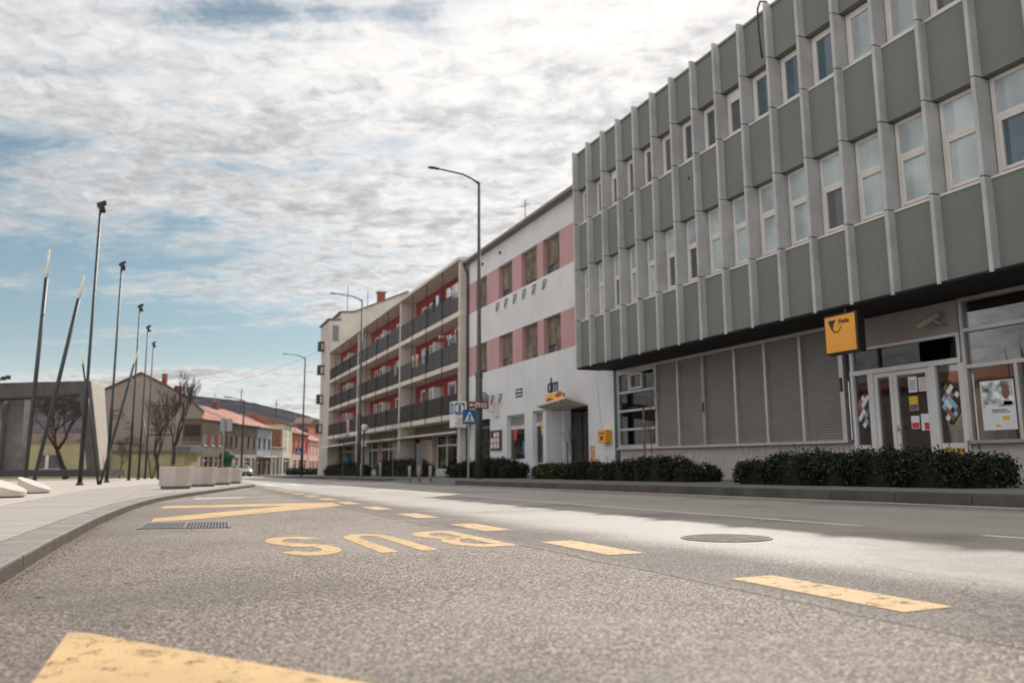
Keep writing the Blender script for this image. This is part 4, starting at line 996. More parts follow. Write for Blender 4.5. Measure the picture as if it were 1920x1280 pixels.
# laundry on the balconies
def garment(yc, zc, w, h, m, lab, x=13.02):
    rr = random.Random(int(yc*97)); mb = MB(); nx, nz_ = 6, 5; o = 0
    for j in range(nz_+1):
        for i in range(nx+1): mb.v.append((x+.03*math.sin(i*1.9+j*.4)+.01, yc-w/2+w*i/nx+rr.uniform(-.01, .01), zc-h*j/nz_))
    for j in range(nz_):
        for i in range(nx): a = j*(nx+1)+i; mb.f.append((a, a+1, a+nx+2, a+nx+1)); mb.mi.append(0)
    ob = solo('laundry', mb, m, lab, 'laundry', 'washing hung on the balconies', smooth=True)
    md = ob.modifiers.new('thickness', 'SOLIDIFY'); md.thickness = .012
cl = {'w': mat('cloth_white', (.62, .60, .64), .9), 'l': mat('cloth_lilac', (.45, .40, .50), .9), 'b': mat('cloth_black', (.02, .02, .025), .9), 'r': mat('cloth_wine', (.16, .03, .05), .9), 'n': mat('cloth_navy', (.04, .05, .14), .9), 'p': mat('cloth_pink', (.62, .30, .24), .9), 'c': mat('cloth_cream', (.6, .52, .42), .9), 't': mat('cloth_teal', (.3, .42, .42), .9)}
zb_ = FL[2]+1.55
for (px, c, w, h, lab) in ((861, 'l', .5, .75, 'lilac shirt at the near end of the top balcony washing line'), (856, 'w', .5, .8, 'white towel next to the lilac shirt on the top balcony'), (850, 'l', .45, .7, 'pale violet cloth left of the white towel on the top balcony'), (842, 'w', .35, .5, 'white vest with blue stripe on the top balcony line'), (838, 'c', .3, .5, 'cream cloth beside the white vest on the top balcony'),
                        (829, 'r', .35, .6, 'wine red shirt on the top balcony line'), (824, 'n', .3, .6, 'navy blue trousers on the top balcony line'), (819, 'w', .35, .6, 'white shirt between dark clothes on the top balcony'), (813, 'b', .45, .85, 'black sweater at the far end of the top balcony line')):
    garment(Yat(px, 13.0, 560), zb_, w, h, cl[c], lab)
zb_ = FL[1]+1.35
for (px, c, w, h, lab) in ((800, 'b', .35, .7, 'black cloth hung beside a pale one on the middle balcony'), (793, 't', .5, .75, 'pale teal towel on the middle balcony'), (781, 'p', .5, .75, 'peach towel on the middle balcony'), (773, 'c', .4, .7, 'cream towel left of the peach one on the middle balcony')):
    garment(Yat(px, 13.0, 660), zb_, w, h, cl[c], lab)
garment(Yat(652, 12.95, 800), FL[0]+1.05, .9, 1.3, mat('cloth_pinkwhite', (.55, .36, .38), .9), 'long pink and white blanket hung over the lowest far railing', x=12.95)
garment(Yat(638, 13.2, 780), FL[0]+1.6, .7, .7, REDP, 'red cloth on the lowest far balcony', x=13.2)
garment(Yat(741, 12.95, 700), FL[1]-2.62+1.4+2.62-.1, .7, .8, mat('cloth_grey', (.2, .2, .25), .9), 'grey cloth on the middle balcony behind the lamp', x=12.95)
# bunting
t = thing('bunting', 'string of small coloured triangle flags on the middle balcony', 'bunting', (13.5, 41, FL[1]+2.2))
ya, yb = Yat(862, 13.1, 615), Yat(822, 13.1, 625); mb = MB(); mb.tube([(13.1, ya, 7.35), (13.1, (ya+yb)/2, 7.1), (13.1, yb, 7.3)], .008, 4); part(t, 'string', mb, WHITEP)
for k in range(8):
    y = ya+(yb-ya)*(k+.5)/8; z = 7.35-.25*(1-abs(k-3.5)/3.5); mb = MB(); mb.slab([(13.1, y-.13, z), (13.1, y+.13, z), (13.1, y, z-.3)], (.006, 0, 0)); part(t, 'flag', mb, (WHITEP, YELB, cl['n'])[k % 3])
# clothes shown at the far shop
mb = MB(); p = W(652, 62); mb.sphere((13.5, Yat(652, 13.5), .35), .28, 10, 8, 2.0); solo('garment', mb, mat('cloth_azure', (.02, .2, .35), .9), 'bright blue coat shown outside the far shop under the awning', 'coat', smooth=True)

# tourist information cube
t = thing('information_sign', 'white box sign with a blue letter i emblem projecting from the balcony building corner', 'sign', (12.4, 33, 2.0))
p0 = (11.75, Yat(875, 11.75, 780)); iy = 36.6
x0 = PX0 = None
ix1 = iy*0+ (pray(875, 778).x/pray(875, 778).y)*iy; ix0 = (pray(852, 778).x/pray(852, 778).y)*iy
zt_, zb2 = 2.78+.75, 2.05
rq = pray(858, 752); zt_ = .43+rq.z/rq.y*iy; rq = pray(858, 801); zb2 = .43+rq.z/rq.y*iy
mb = MB(); mb.box(ix0, ix1, iy, iy+(ix1-ix0)*1.15, zb2, zt_); t.location = ((ix0+ix1)/2, iy, zb2); WORLDC[t.name] = Vector(t.location)
part(t, 'box', mb, WHITEP, bev=.02)
s_ = ix1-ix0; mb = MB(); mb.box(ix0+s_*.03, ix1-s_*.16, iy-.008, iy-.002, zt_-s_*.98, zt_-s_*.12); q = part(t, 'blue_square', mb, BLUE)
mb = MB(); cx_, cz_ = ix0+s_*.42, zt_-s_*.55; n = 28; mb.slab([(cx_+.36*s_*math.cos(6.283*k/n), iy-.010, cz_+.36*s_*math.sin(6.283*k/n)) for k in range(n)], (0, .004, 0)); part(q, 'white_disc', mb, WHITEP)
lettering(q, 'i', s_*.85, (cx_, iy-.016, cz_-s_*.28), BLUE, MY, .003, align='CENTER', bold=.03)
mb = MB(); 
for k in range(3): zz_ = zb2+.16+k*.13; mb.box(ix0+s_*(.15+.1*k), ix1-s_*.12, iy-.006, iy-.002, zz_, zz_+.035)
part(t, 'small_print', mb, ALUD); mb = MB(); mb.box(cx_-.12, cx_, iy-.006, iy-.002, zb2+.60, zb2+.68); part(t, 'red_mark', mb, REDP)
mb = MB(); mb.bar((ix1, iy+.3, zt_-.2), (13.05, iy+.9, zt_-.2), .05); part(t, 'bracket', mb, ALUD)
# the same emblem on the side that faces the street
mb = MB(); mb.box(ix0-.008, ix0-.002, iy+.1, iy+s_*.95, zt_-s_*.98, zt_-s_*.12); q = part(t, 'blue_square', mb, BLUE)
lettering(q, 'i', s_*.8, (ix0-.014, iy+s_*.5, zt_-s_*.85), WHITEP, MX, .003, align='CENTER', bold=.03)

# ================================================================= STREET FURNITURE RIGHT
def street_lamp(x, y, H, lab, arm=1.4, grp='street lamps along the pavement'):
    z0 = gz(y, .13); t = thing('street_lamp', lab, 'street lamp', (x, y, z0), world=False, group=grp)
    mb = MB(); mb.tube([(0, 0, 0), (0, 0, H*.33), (0, 0, H*.335), (0, 0, H)], [.135, .125, .085, .055], 14); part(t, 'pole', mb, LAMPM, True)
    mb = MB(); mb.tube([(0, 0, H*.327), (0, 0, H*.345)], .14, 14); part(t, 'collar', mb, LAMPM)
    mb = MB(); mb.tube([(0, 0, H-.03), (-.25*arm/1.4, 0, H+.12), (-.6*arm/1.4, 0, H+.25), (-arm, 0, H+.32)], [.055, .04, .035, .03], 10); part(t, 'arm', mb, LAMPM, True)
    mb = MB(); mb.tube([(-arm+.02, 0, H+.315), (-arm-.12, 0, H+.33), (-arm-.42, 0, H+.335), (-arm-.52, 0, H+.33)], [.03, .075, .085, .03], 10)
    mb.v = [(p[0], p[1]*1.2, (p[2]-(H+.325))*.5+H+.325) for p in mb.v]; part(t, 'lamp_head', mb, LAMPM, True); return t
p = W(898, 29.0); L1 = street_lamp(p.x, p.y, 11.25, 'tall grey street lamp rising behind the hedge in front of the white building', 1.55)
p = W(672, 49.7); L2 = street_lamp(p.x, p.y, 11.2, 'second street lamp standing before the cream balcony building', 1.6)
p = W(565, 74); L3 = street_lamp(p.x, p.y, 11.0, 'third street lamp seen against the sky left of the balcony building', 1.6)
p = W(551, 150); L4 = street_lamp(p.x, p.y, 11.4, 'farthest small street lamp among the roofs', 2.0)
p = W(399, 100); 
# brown direction sign on the first lamp
def px_at_depth(px, py, d):
    q = pray(px, py); k = d/(q.xy.dot(FWD)); return CAM+q*k
a = px_at_depth(877, 752, 28.6); b = px_at_depth(923, 765, 28.6)
t = thing('direction_sign', 'brown tourist direction sign with a white arrow fixed to the lamp pole', 'sign', ((a.x+b.x)/2, a.y, b.z))
mb = MB(); mb.box(a.x, b.x, a.y-.02, a.y, b.z, a.z); q = part(t, 'board', mb, BROWNS, bev=.008)
hh = a.z-b.z; xa = a.x+.05; zc = (a.z+b.z)/2; yf = a.y-.024
mb = MB(); mb.slab([(xa, yf, zc), (xa+.08, yf, zc+.07), (xa+.08, yf, zc+.02), (xa+.2, yf, zc+.02), (xa+.2, yf, zc-.02), (xa+.08, yf, zc-.02), (xa+.08, yf, zc-.07)], (0, -.003, 0)); part(q, 'arrow', mb, WHITEP)
mb = MB(); mb.slab([(xa+.24, yf, zc-.08), (xa+.40, yf, zc-.08), (xa+.40, yf, zc+.08), (xa+.24, yf, zc+.08)], (0, -.003, 0)); part(q, 'icon_square', mb, WHITEP)
mb = MB(); mb.slab([(xa+.28, yf-.004, zc-.06), (xa+.36, yf-.004, zc-.06), (xa+.36, yf-.004, zc+.02), (xa+.32, yf-.004, zc+.06), (xa+.28, yf-.004, zc+.02)], (0, -.003, 0)); part(q, 'icon', mb, BROWNS)
mb = MB()
for zz_ in (zc+.04, zc-.05):
    x = xa+.45
    for L in (.05, .03, .06, .04, .05, .03): 
        if x+L < b.x-.03: mb.box(x, x+L, yf-.003, yf, zz_-.022, zz_+.022)
        x += L+.018
part(q, 'lettering', mb, WHITEP)
# pedestrian crossing sign on its own pole
def crossing_sign(px, pyb, pyt, d, size, lab, pole=True):
    c = px_at_depth(px, (pyb+pyt)/2, d); t = thing('crossing_sign', lab, 'sign', (c.x, c.y, gz(c.y, .13)), group='pedestrian crossing signs')
    s = size/2; mb = MB(); mb.box(c.x-s, c.x+s, c.y-.02, c.y, c.z-s, c.z+s); q = part(t, 'board', mb, BLUE, bev=.01)
    yf = c.y-.023; mb = MB(); mb.slab([(c.x-s*.82, yf, c.z-s*.72), (c.x+s*.82, yf, c.z-s*.72), (c.x, yf, c.z+s*.78)], (0, -.003, 0)); part(q, 'white_triangle', mb, WHITEP)
    mb = MB(); y2 = yf-.006
    mb.sphere((c.x+s*.02, y2, c.z+s*.36), s*.09, 8, 6); mb.v = [(p[0], y2+(p[1]-y2)*.1, p[2]) for p in mb.v]
    def lim(x0, z0, x1, z1, w): mb.bar((c.x+s*x0, y2, c.z+s*z0), (c.x+s*x1, y2, c.z+s*z1), .006, s*w) if False else mb.slab([(c.x+s*x0-s*w/2, y2, c.z+s*z0), (c.x+s*x0+s*w/2, y2, c.z+s*z0), (c.x+s*x1+s*w/2, y2, c.z+s*z1), (c.x+s*x1-s*w/2, y2, c.z+s*z1)], (0, -.003, 0))
    lim(.02, .28, .0, -.12, .2); lim(.0, -.1, .22, -.5, .12); lim(0, -.1, -.2, -.5, .12); lim(.05, .22, .26, -.05, .08); lim(-.03, .22, -.22, .0, .08)
    for k in range(5): lim(-.58+k*.29+.02, -.5, -.66+k*.33, -.70, .12)
    part(q, 'pictogram', mb, BLACKP)
    if pole: mb = MB(); mb.tube([(c.x-.02, c.y+.03, gz(c.y, .1)), (c.x-.02, c.y+.03, c.z+s)], .032, 10); part(t, 'pole', mb, ALUD)
    return t
crossing_sign(880, 794, 768, 27.6, .50, 'blue pedestrian crossing sign on a thin pole before the tall lamp')
crossing_sign(560, 851, 840, 73.7, .60, 'tiny distant pedestrian crossing sign beside the third lamp', pole=False)
# bollards
b0 = None
for i, (px, d, lab) in enumerate(((768, 26.5, 'leftmost of the three pale bollards at the kerb end'), (786, 26.8, 'middle one of the three pale bollards at the kerb end'), (807, 26.0, 'rightmost of the three pale bollards, nearest the hedge'))):
    p = W(px, d)
    if b0 is None:
        b0 = thing('bollard', lab, 'bollard', (p.x, p.y, gz(p.y, .06)), world=False, group='pale bollards at the crossing')
        mb = MB(); mb.tube([(0, 0, 0), (0, 0, .52), (0, 0, .545)], [.055, .055, .04], 14); part(b0, 'post', mb, mat('bollard_stone', (.26, .23, .19), .7, .1, 8), True)
        mb = MB(); mb.tube([(0, 0, 0), (0, 0, .02)], .075, 14); part(b0, 'foot', mb, ALUD)
    else: dup(b0, None, (p.x, p.y, gz(p.y, .06)), lab)
for px, d, lab in ((677, 43, 'thin pale bollard near the far lamp'), (713, 38, 'thin pale bollard before the long middle hedge')):
    p = W(px, d); q = dup(b0, None, (p.x, p.y, gz(p.y, .0)), lab); q.scale = (1.1, 1.1, 1.6)
# narrow grey information column by the dark passage
t = thing('sign_column', 'slim grey sign column standing before the dark passage', 'sign', (0, 0, 0)); p = W(786, 33.5); t.location = (p.x, p.y, gz(p.y, .13)); WORLDC[t.name] = Vector((0, 0, 0))
mb = MB(); mb.box(-.11, .11, -.05, .05, .15, 1.45); part(t, 'panel', mb, mat('column_grey', (.14, .15, .16), .5), bev=.01); mb = MB(); mb.tube([(0, 0, 0), (0, 0, .2)], .05, 10); part(t, 'foot', mb, ALUD)
# small globe lamps
for px, py, d, r, lab in ((683, 802, 51, .26, 'white globe lamp beside the second street lamp'),):
    c = px_at_depth(px, py, d); t = thing('globe_lamp', lab, 'lamp', (c.x, c.y, gz(c.y, .13)))
    mb = MB(); mb.sphere(c, r, 20, 12); part(t, 'globe', mb, mat('globe_white', (.66, .64, .6), .35, .03), True)
    mb = MB(); mb.tube([(c.x, c.y, gz(c.y, .1)), (c.x, c.y, c.z-r*.8)], .05, 8); part(t, 'pole', mb, BLACKM)
c = px_at_depth(682, 831, 52); t = thing('shop_board', 'small white square hanging board beside the second lamp', 'sign', (c.x, c.y, c.z))
mb = MB(); mb.box(c.x-.16, c.x+.16, c.y-.03, c.y+.03, c.z-.2, c.z+.2); part(t, 'panel', mb, WHITEP, bev=.01); mb = MB(); mb.bar((c.x, c.y, c.z+.2), (14.0, c.y, c.z+.2), .03); part(t, 'bracket', mb, ALUD)

# ---- hedges
def leaves(boxes, n, seed, s0=.022, s1=.045, dens=None):
    rr = np.random.RandomState(seed); P = []; Nn = []
    vol = [b[3]*b[4]*2+b[5]*b[3] for b in boxes]; tot = sum(vol)
    V = []; F = []
    for b, vv in zip(boxes, vol):
        cx_, cy_, z0, L, Wd, H = b[:6]        # centre x,y, base z, length(y), width(x), height
        k = int(n*vv/tot)
        # superellipse shell with noise
        th = rr.rand(k)*2*np.pi; ph = np.arccos(rr.rand(k)); rr_ = .82+.18*rr.rand(k)**.6
        e = .55
        def pw(a, p): return np.sign(a)*np.abs(a)**p
        x = pw(np.cos(th), e)*pw(np.sin(ph), .5); y = pw(np.sin(th), e)*pw(np.sin(ph), .5); z = pw(np.cos(ph), .55)
        bump = 1+.06*np.sin(y*L*3.1+seed)+.06*np.sin(x*4+y*L*7.3+z*3)+.07*rr.randn(k)
        X = cx_+x*Wd/2*rr_*bump; Y = cy_+y*L/2*(1-(1-rr_)*Wd/L)*(1+(bump-1)*.3); Z = np.maximum(z0+.015, z0+z*H*rr_*bump)
        P.append(np.stack([X, Y, Z], 1))
    P = np.concatenate(P); k = len(P)
    d1 = rr.randn(k, 3); d1[:, 2] += .5; d1 /= np.linalg.norm(d1, axis=1)[:, None]
    d2 = np.cross(d1, rr.randn(k, 3)); d2 /= np.linalg.norm(d2, axis=1)[:, None]
    s = (s0+(s1-s0)*rr.rand(k))[:, None]
    V = np.stack([P-d1*s, P+d2*s*.45, P+d1*s, P-d2*s*.45], 1).reshape(-1, 3)
    me = bpy.data.meshes.new('hedge'); me.vertices.add(len(V)); me.loops.add(len(V)); me.polygons.add(k)
    return me, V, k, rr
def hedge(x0, x1, ya, yb, h, n, seed, lab, s=(.022, .045), sprigs=0, yellow=None):
    yc = (ya+yb)/2; z0 = gz(yc, .12)
    nb = max(1, int(round((yb-ya)/.95))); boxes = []; rr0 = random.Random(seed)
    for i in range(nb):
        Lb = (yb-ya)/nb*1.55; c = (ya+yb)/2 if nb == 1 else ya+Lb/2+(yb-ya-Lb)*i/(nb-1); boxes.append(((x0+x1)/2+rr0.uniform(-.04, .04), c, gz(c, .12), Lb if nb > 1 else yb-ya, (x1-x0)*rr0.uniform(.95, 1.06), h*rr0.uniform(.86, 1.10)*(.80 if i in (0, nb-1) and nb > 2 else 1)))
    me, V, k, rr = leaves(boxes, n, seed, *s)
    off = np.array([(x0+x1)/2, yc, z0]); me.vertices.foreach_set('co', (V-off).ravel())
    me.loops.foreach_set('vertex_index', np.arange(4*k)); me.polygons.foreach_set('loop_start', np.arange(k)*4); me.polygons.foreach_set('loop_total', np.full(k, 4)); me.update(); me.validate()
    me.materials.append(LEAF); me.materials.append(LEAFY)
    if yellow: me.polygons.foreach_set('material_index', (rr.rand(k) < yellow).astype(np.int32))
    t = thing('hedge', lab, 'hedge', tuple(off), group='clipped hedges along the pavement')
    o = bpy.data.objects.new('foliage', me); C.objects.link(o); o.parent = t
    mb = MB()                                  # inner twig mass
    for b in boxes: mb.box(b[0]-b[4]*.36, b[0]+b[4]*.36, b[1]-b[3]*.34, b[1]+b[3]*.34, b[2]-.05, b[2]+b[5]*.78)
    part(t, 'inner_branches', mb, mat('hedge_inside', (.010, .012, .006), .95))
    if sprigs:
        mb = MB(); r2 = random.Random(seed+1)
        for q in range(sprigs):
            y = r2.uniform(ya, yb); x = r2.uniform(x0+.1, x1-.2); z = z0+h*.9; a = r2.uniform(-.12, .12); b_ = r2.uniform(-.12, .12); H_ = r2.uniform(.08, .24)
            mb.tube([(x, y, z-.1), (x+a*.5, y+b_*.5, z+H_*.5), (x+a, y+b_, z+H_)], [.004, .003, .001], 3)
            for w_ in range(5):
                f_ = .3+.7*w_/5; c = Vector((x+a*f_, y+b_*f_, z+H_*f_)); d = Vector((r2.uniform(-1, 1), r2.uniform(-1, 1), r2.uniform(0, 1))).normalized()*.03; e_ = d.cross(Vector((0, 0, 1)))*.4
                mb.face([c, c+d*.5+e_, c+d, c+d*.5-e_])
        part(t, 'sprigs', mb, LEAF)['kind'] = 'stuff'
    return t
hedge(9.5, 10.6, 7.1, 12.25, .57, 34000, 1, 'long dense dark hedge in front of the post office entrance', (.018, .038), 40, .03)
hedge(10.3, 11.2, 14.3, 19.3, .56, 22000, 2, 'hedge with a notch, below the closed roller shutters', (.02, .04), 30, .02)
hedge(10.75, 11.7, 20.3, 21.9, .55, 9000, 3, 'short hedge between the mail box wall and the long shutter hedge', (.02, .042), 12, .04)
hedge(10.95, 11.9, 22.9, 24.4, .50, 8000, 4, 'small loose hedge with yellowish twigs beside the tree stake', (.02, .042), 16, .5)
hedge(10.9, 12.0, 26.4, 33.4, .68, 18000, 5, 'long hedge at the foot of the tall lamp before the white building', (.025, .05), 30, .02)
ya, yb = Yat(795, 11.9), Yat(713, 11.9); hedge(11.5, 12.6, ya, yb, .95, 9000, 6, 'trimmed hedge before the orange shop window', (.03, .06), 0, .02)
ya, yb = Yat(683, 11.9), Yat(613, 11.9); hedge(11.5, 12.6, ya, yb, .95, 8000, 7, 'trimmed hedge behind the second street lamp', (.035, .07), 0)
ya, yb = Yat(563, 12.4), Yat(538, 12.4)
p = W(551, 92); hedge(p.x-.9, p.x+.9, p.y-5, p.y+1, .9, 2500, 8, 'small dark hedge at the foot of the third lamp', (.05, .1))
p = W(586, 90); hedge(p.x-1.2, p.x+1.2, p.y-3, p.y+3, .75, 2500, 9, 'low dark hedge near the corner of the cream building', (.05, .1))

# ---- bare trees
def bare_tree(name, label, x, y, z0, H, seed, r0, crown_w=.5, levels=6, trunk=.3, grp=None, lean=0, minr=.004, up=.35, stake=False, nk=3, wob=.12):
    rr = random.Random(seed); t = thing(name, label, 'tree', (x, y, z0), world=False, group=grp)
    tk, cr = MB(), MB()
    def grow(p, d, L, r, lv):
        n = 4; pts = [p]; q = p
        for k in range(n):
            d = (d+Vector((rr.gauss(0, wob), rr.gauss(0, wob), rr.gauss(0, wob*.5)+.05*up))).normalized(); q = q+d*L/n; pts.append(q)
        r1 = max(minr*.6, r*.62); (tk if lv <= 2 else cr).tube(pts, [r+(r1-r)*k/n for k in range(n+1)], 8 if lv < 2 else (5 if lv < 4 else 3), cap=lv < 2)
        if lv >= levels: return
        kids = nk + (1 if rr.random() < .4 else 0)
        for c in range(kids):
            a = rr.uniform(.35, .85)*crown_w*2; az = rr.uniform(0, 6.283); s = pts[-1] if c < 2 else pts[rr.randint(2, n)]
            ax = Vector((math.cos(az), math.sin(az), 0)); nd = (d*math.cos(a)+ax*math.sin(a)+Vector((0, 0, up))).normalized()
            grow(s, nd, L*rr.uniform(.62, .85), max(minr, r1*rr.uniform(.7, .95)), lv+1)
    grow(Vector((0, 0, 0)), Vector((lean, 0, 1)).normalized(), H*trunk, r0, 0)
    zm = max([v_[2] for v_ in cr.v] or [v_[2] for v_ in tk.v]); k = H/zm
    for m_ in (tk, cr): m_.v = [(a*k, b*k, c*k) for a, b, c in m_.v]
    part(t, 'trunk', tk, BARK, True)
    if cr.v: part(t, 'crown', cr, BARK2)
    return t
p = W(322, 47); bare_tree('bare_tree', 'bare tree with upright branches behind the near planter', p.x, p.y, gz(p.y, .1), 6.6, 21, .13, .36, 5, .26, up=.5, minr=.012, nk=3)
p = W(300, 50); bare_tree('bare_tree', 'dark pollarded bare tree just left of the upright one', p.x, p.y, gz(p.y, .1), 5.6, 33, .15, .42, 5, .32, up=.35, minr=.013, nk=3)
p = W(124, 66); bare_tree('bare_tree', 'leafless tree seen through the concrete gate', p.x, p.y, gz(p.y, .1), 8.0, 5, .22, .5, 6, .26, up=.2, minr=.014)
p = W(225, 62); bare_tree('bare_tree', 'small bare tree against the painted gable wall', p.x, p.y, gz(p.y, .1), 3.4, 9, .06, .45, 5, .35, minr=.01)
def sapling(px, d, H, seed, lab, stk=True, x=None, raise_=.12):
    p = W(px, d); t = bare_tree('young_tree', lab, p.x, p.y, gz(p.y, raise_), H, seed, .028, .32, 4, .5, grp='young street trees', up=.5, minr=.003, nk=3, wob=.07)
    if stk:
        mb = MB(); mb.tube([(-.14, .05, 0), (-.14, .05, H*.62)], .028, 8); mb.bar((-.14, .05, H*.45), (0, 0, H*.45), .03); part(t, 'stake', mb, STAKE)
sapling(1221, 20.0, 2.95, 41, 'thin young tree tied to a stake before the barred window')
sapling(1073, 25.5, 1.9, 42, 'short young tree with a stake near the shop canopy')
sapling(742, 42, 3.6, 43, 'slender young tree beside the long middle hedge'); sapling(646, 55, 4.0, 44, 'slender dark young tree at the far hedge')

# ================================================================= PLAZA OBJECTS
# tall black floodlight masts
def mast(px, d, tilt, H, lab, seed):
    p = W(px, d); z0 = gz(p.y, .074); t = thing('light_mast', lab, 'light mast', (p.x, p.y, z0), world=False, group='row of tall black light masts on the plaza')
    a = tilt; mb = MB(); mb.tube([(0, 0, 0), (a*.33, 0, H*.33), (a*.335, 0, H*.335), (a, 0, H)], [.077, .071, .052, .044], 12); part(t, 'pole', mb, BLACKM, True)
    mb = MB(); mb.tube([(0, 0, 0), (0, 0, .04), (0, 0, .14)], [.12, .12, .065], 12); part(t, 'foot', mb, BLACKM)
    rr = random.Random(seed)
    for k, (zo, azm, tl) in enumerate(((.06, .5, -.55), (-.16, -1.9, -.5))):
        hd = part(t, 'floodlight', MB().box(-.16, .16, -.05, .05, -.10, .10), BLACKM)
        hd.location = (a+.10*math.cos(azm+.9), .12*math.sin(azm), H+zo+.12); hd.rotation_euler = (R_(65), tl, azm+rr.uniform(-.3, .3)); bevel(hd, .015, 2)
    mb = MB(); mb.bar((a, 0, H-.05), (a+.05, .05, H+.2), .035); mb.bar((a, 0, H-.05), (a-.03, -.12, H+.0), .03); part(t, 'bracket', mb, BLACKM)
    return t
mast(151, 27.00, .0, 9.74, 'nearest and tallest looking black light mast on the plaza', 1)
mast(201, 35.26, .0, 9.80, 'second black light mast from the camera, beside the leaning poles', 2)
mast(242, 44.88, .0, 9.86, 'third black light mast from the camera', 3)
mast(260, 51.91, .0, 9.93, 'fourth black light mast from the camera', 4)
mast(272.5, 58.44, .0, 9.93, 'fifth and farthest black light mast before the bare trees', 5)
# leaning poles with pale wooden tips
def lpole(pb, db, pm, dm, pt, dt_, lab, r=.044):
    g = W(pb, db); z0 = gz(g.y, .074); B = Vector((g.x, g.y, z0)); M_ = px_at_depth(pm[0], pm[1], dm); T = px_at_depth(pt[0], pt[1], dt_)
    d = (M_-B).normalized(); T = M_+d*(T-M_).length
    t = thing('leaning_pole', lab, 'pole', tuple(B), group='leaning black poles with wooden tips')
    mb = MB(); mb.tube([B, M_], [r, r*.95], 12); part(t, 'shaft', mb, DKGREY, True); mb = MB(); mb.tube([M_, T], [r*.55, r*.45], 10); part(t, 'wooden_tip', mb, WOODT, True)
lpole(47.5, 17.2, (87, 521), 17.2, (92, 468), 17.2, 'nearest leaning pole, at the left edge of the plaza')
lpole(62, 17.6, (147.5, 560), 17.6, (158.5, 517), 17.6, 'pole leaning more strongly to the right of the nearest one')
lpole(186, 28.36, (156, 683), 28.36, (151.5, 655), 28.36, 'pole leaning left out of the pair behind the nearest mast')
lpole(189, 28.36, (251.5, 683), 28.36, (257, 655), 28.36, 'pole leaning right out of the pair behind the nearest mast')
lpole(284, 56.72, (269, 785), 56.72, (267, 772), 56.72, 'far pole leaning left before the bare trees'); lpole(286, 56.72, (318, 784), 56.72, (323, 765), 56.72, 'far pole leaning right before the bare trees')
# slanted stone seats
def seat(px, d, r, hl, hr, lab):
    p = W(px, d); z0 = gz(p.y, .074); t = thing('stone_seat', lab, 'stone seat', (p.x, p.y, z0), R_(-12), world=False, group='slanted round stone seats')
    n = 40; mb = MB(); ring = lambda rr_, zf: [(rr_*math.cos(6.283*k/n), rr_*math.sin(6.283*k/n), zf(rr_*math.cos(6.283*k/n))) for k in range(n)]
    top = lambda x: hl+(hr-hl)*(x+r)/(2*r)
    vs = ring(r*.94, lambda x: .02) + ring(r, lambda x: .035) + ring(r, lambda x: top(x)-.008) + ring(r*.975, lambda x: top(x)); m_ = len(vs); vs += [(0, 0, top(0))]
    fs = [tuple(range(n-1, -1, -1))]
    for j in range(3):
        for k in range(n): fs.append((j*n+k, j*n+(k+1)%n, (j+1)*n+(k+1)%n, (j+1)*n+k))
    for k in range(n): fs.append((3*n+k, 3*n+(k+1)%n, m_))
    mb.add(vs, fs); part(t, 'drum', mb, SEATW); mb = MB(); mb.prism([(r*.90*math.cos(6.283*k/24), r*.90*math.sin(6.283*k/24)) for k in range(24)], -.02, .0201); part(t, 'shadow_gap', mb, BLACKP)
seat(4, 13.0, .37, .36, .10, 'slanted round pale stone seat cut off by the left edge')
seat(66.5, 15.8, .29, .325, .08, 'slanted round pale stone seat, right one of the pair')
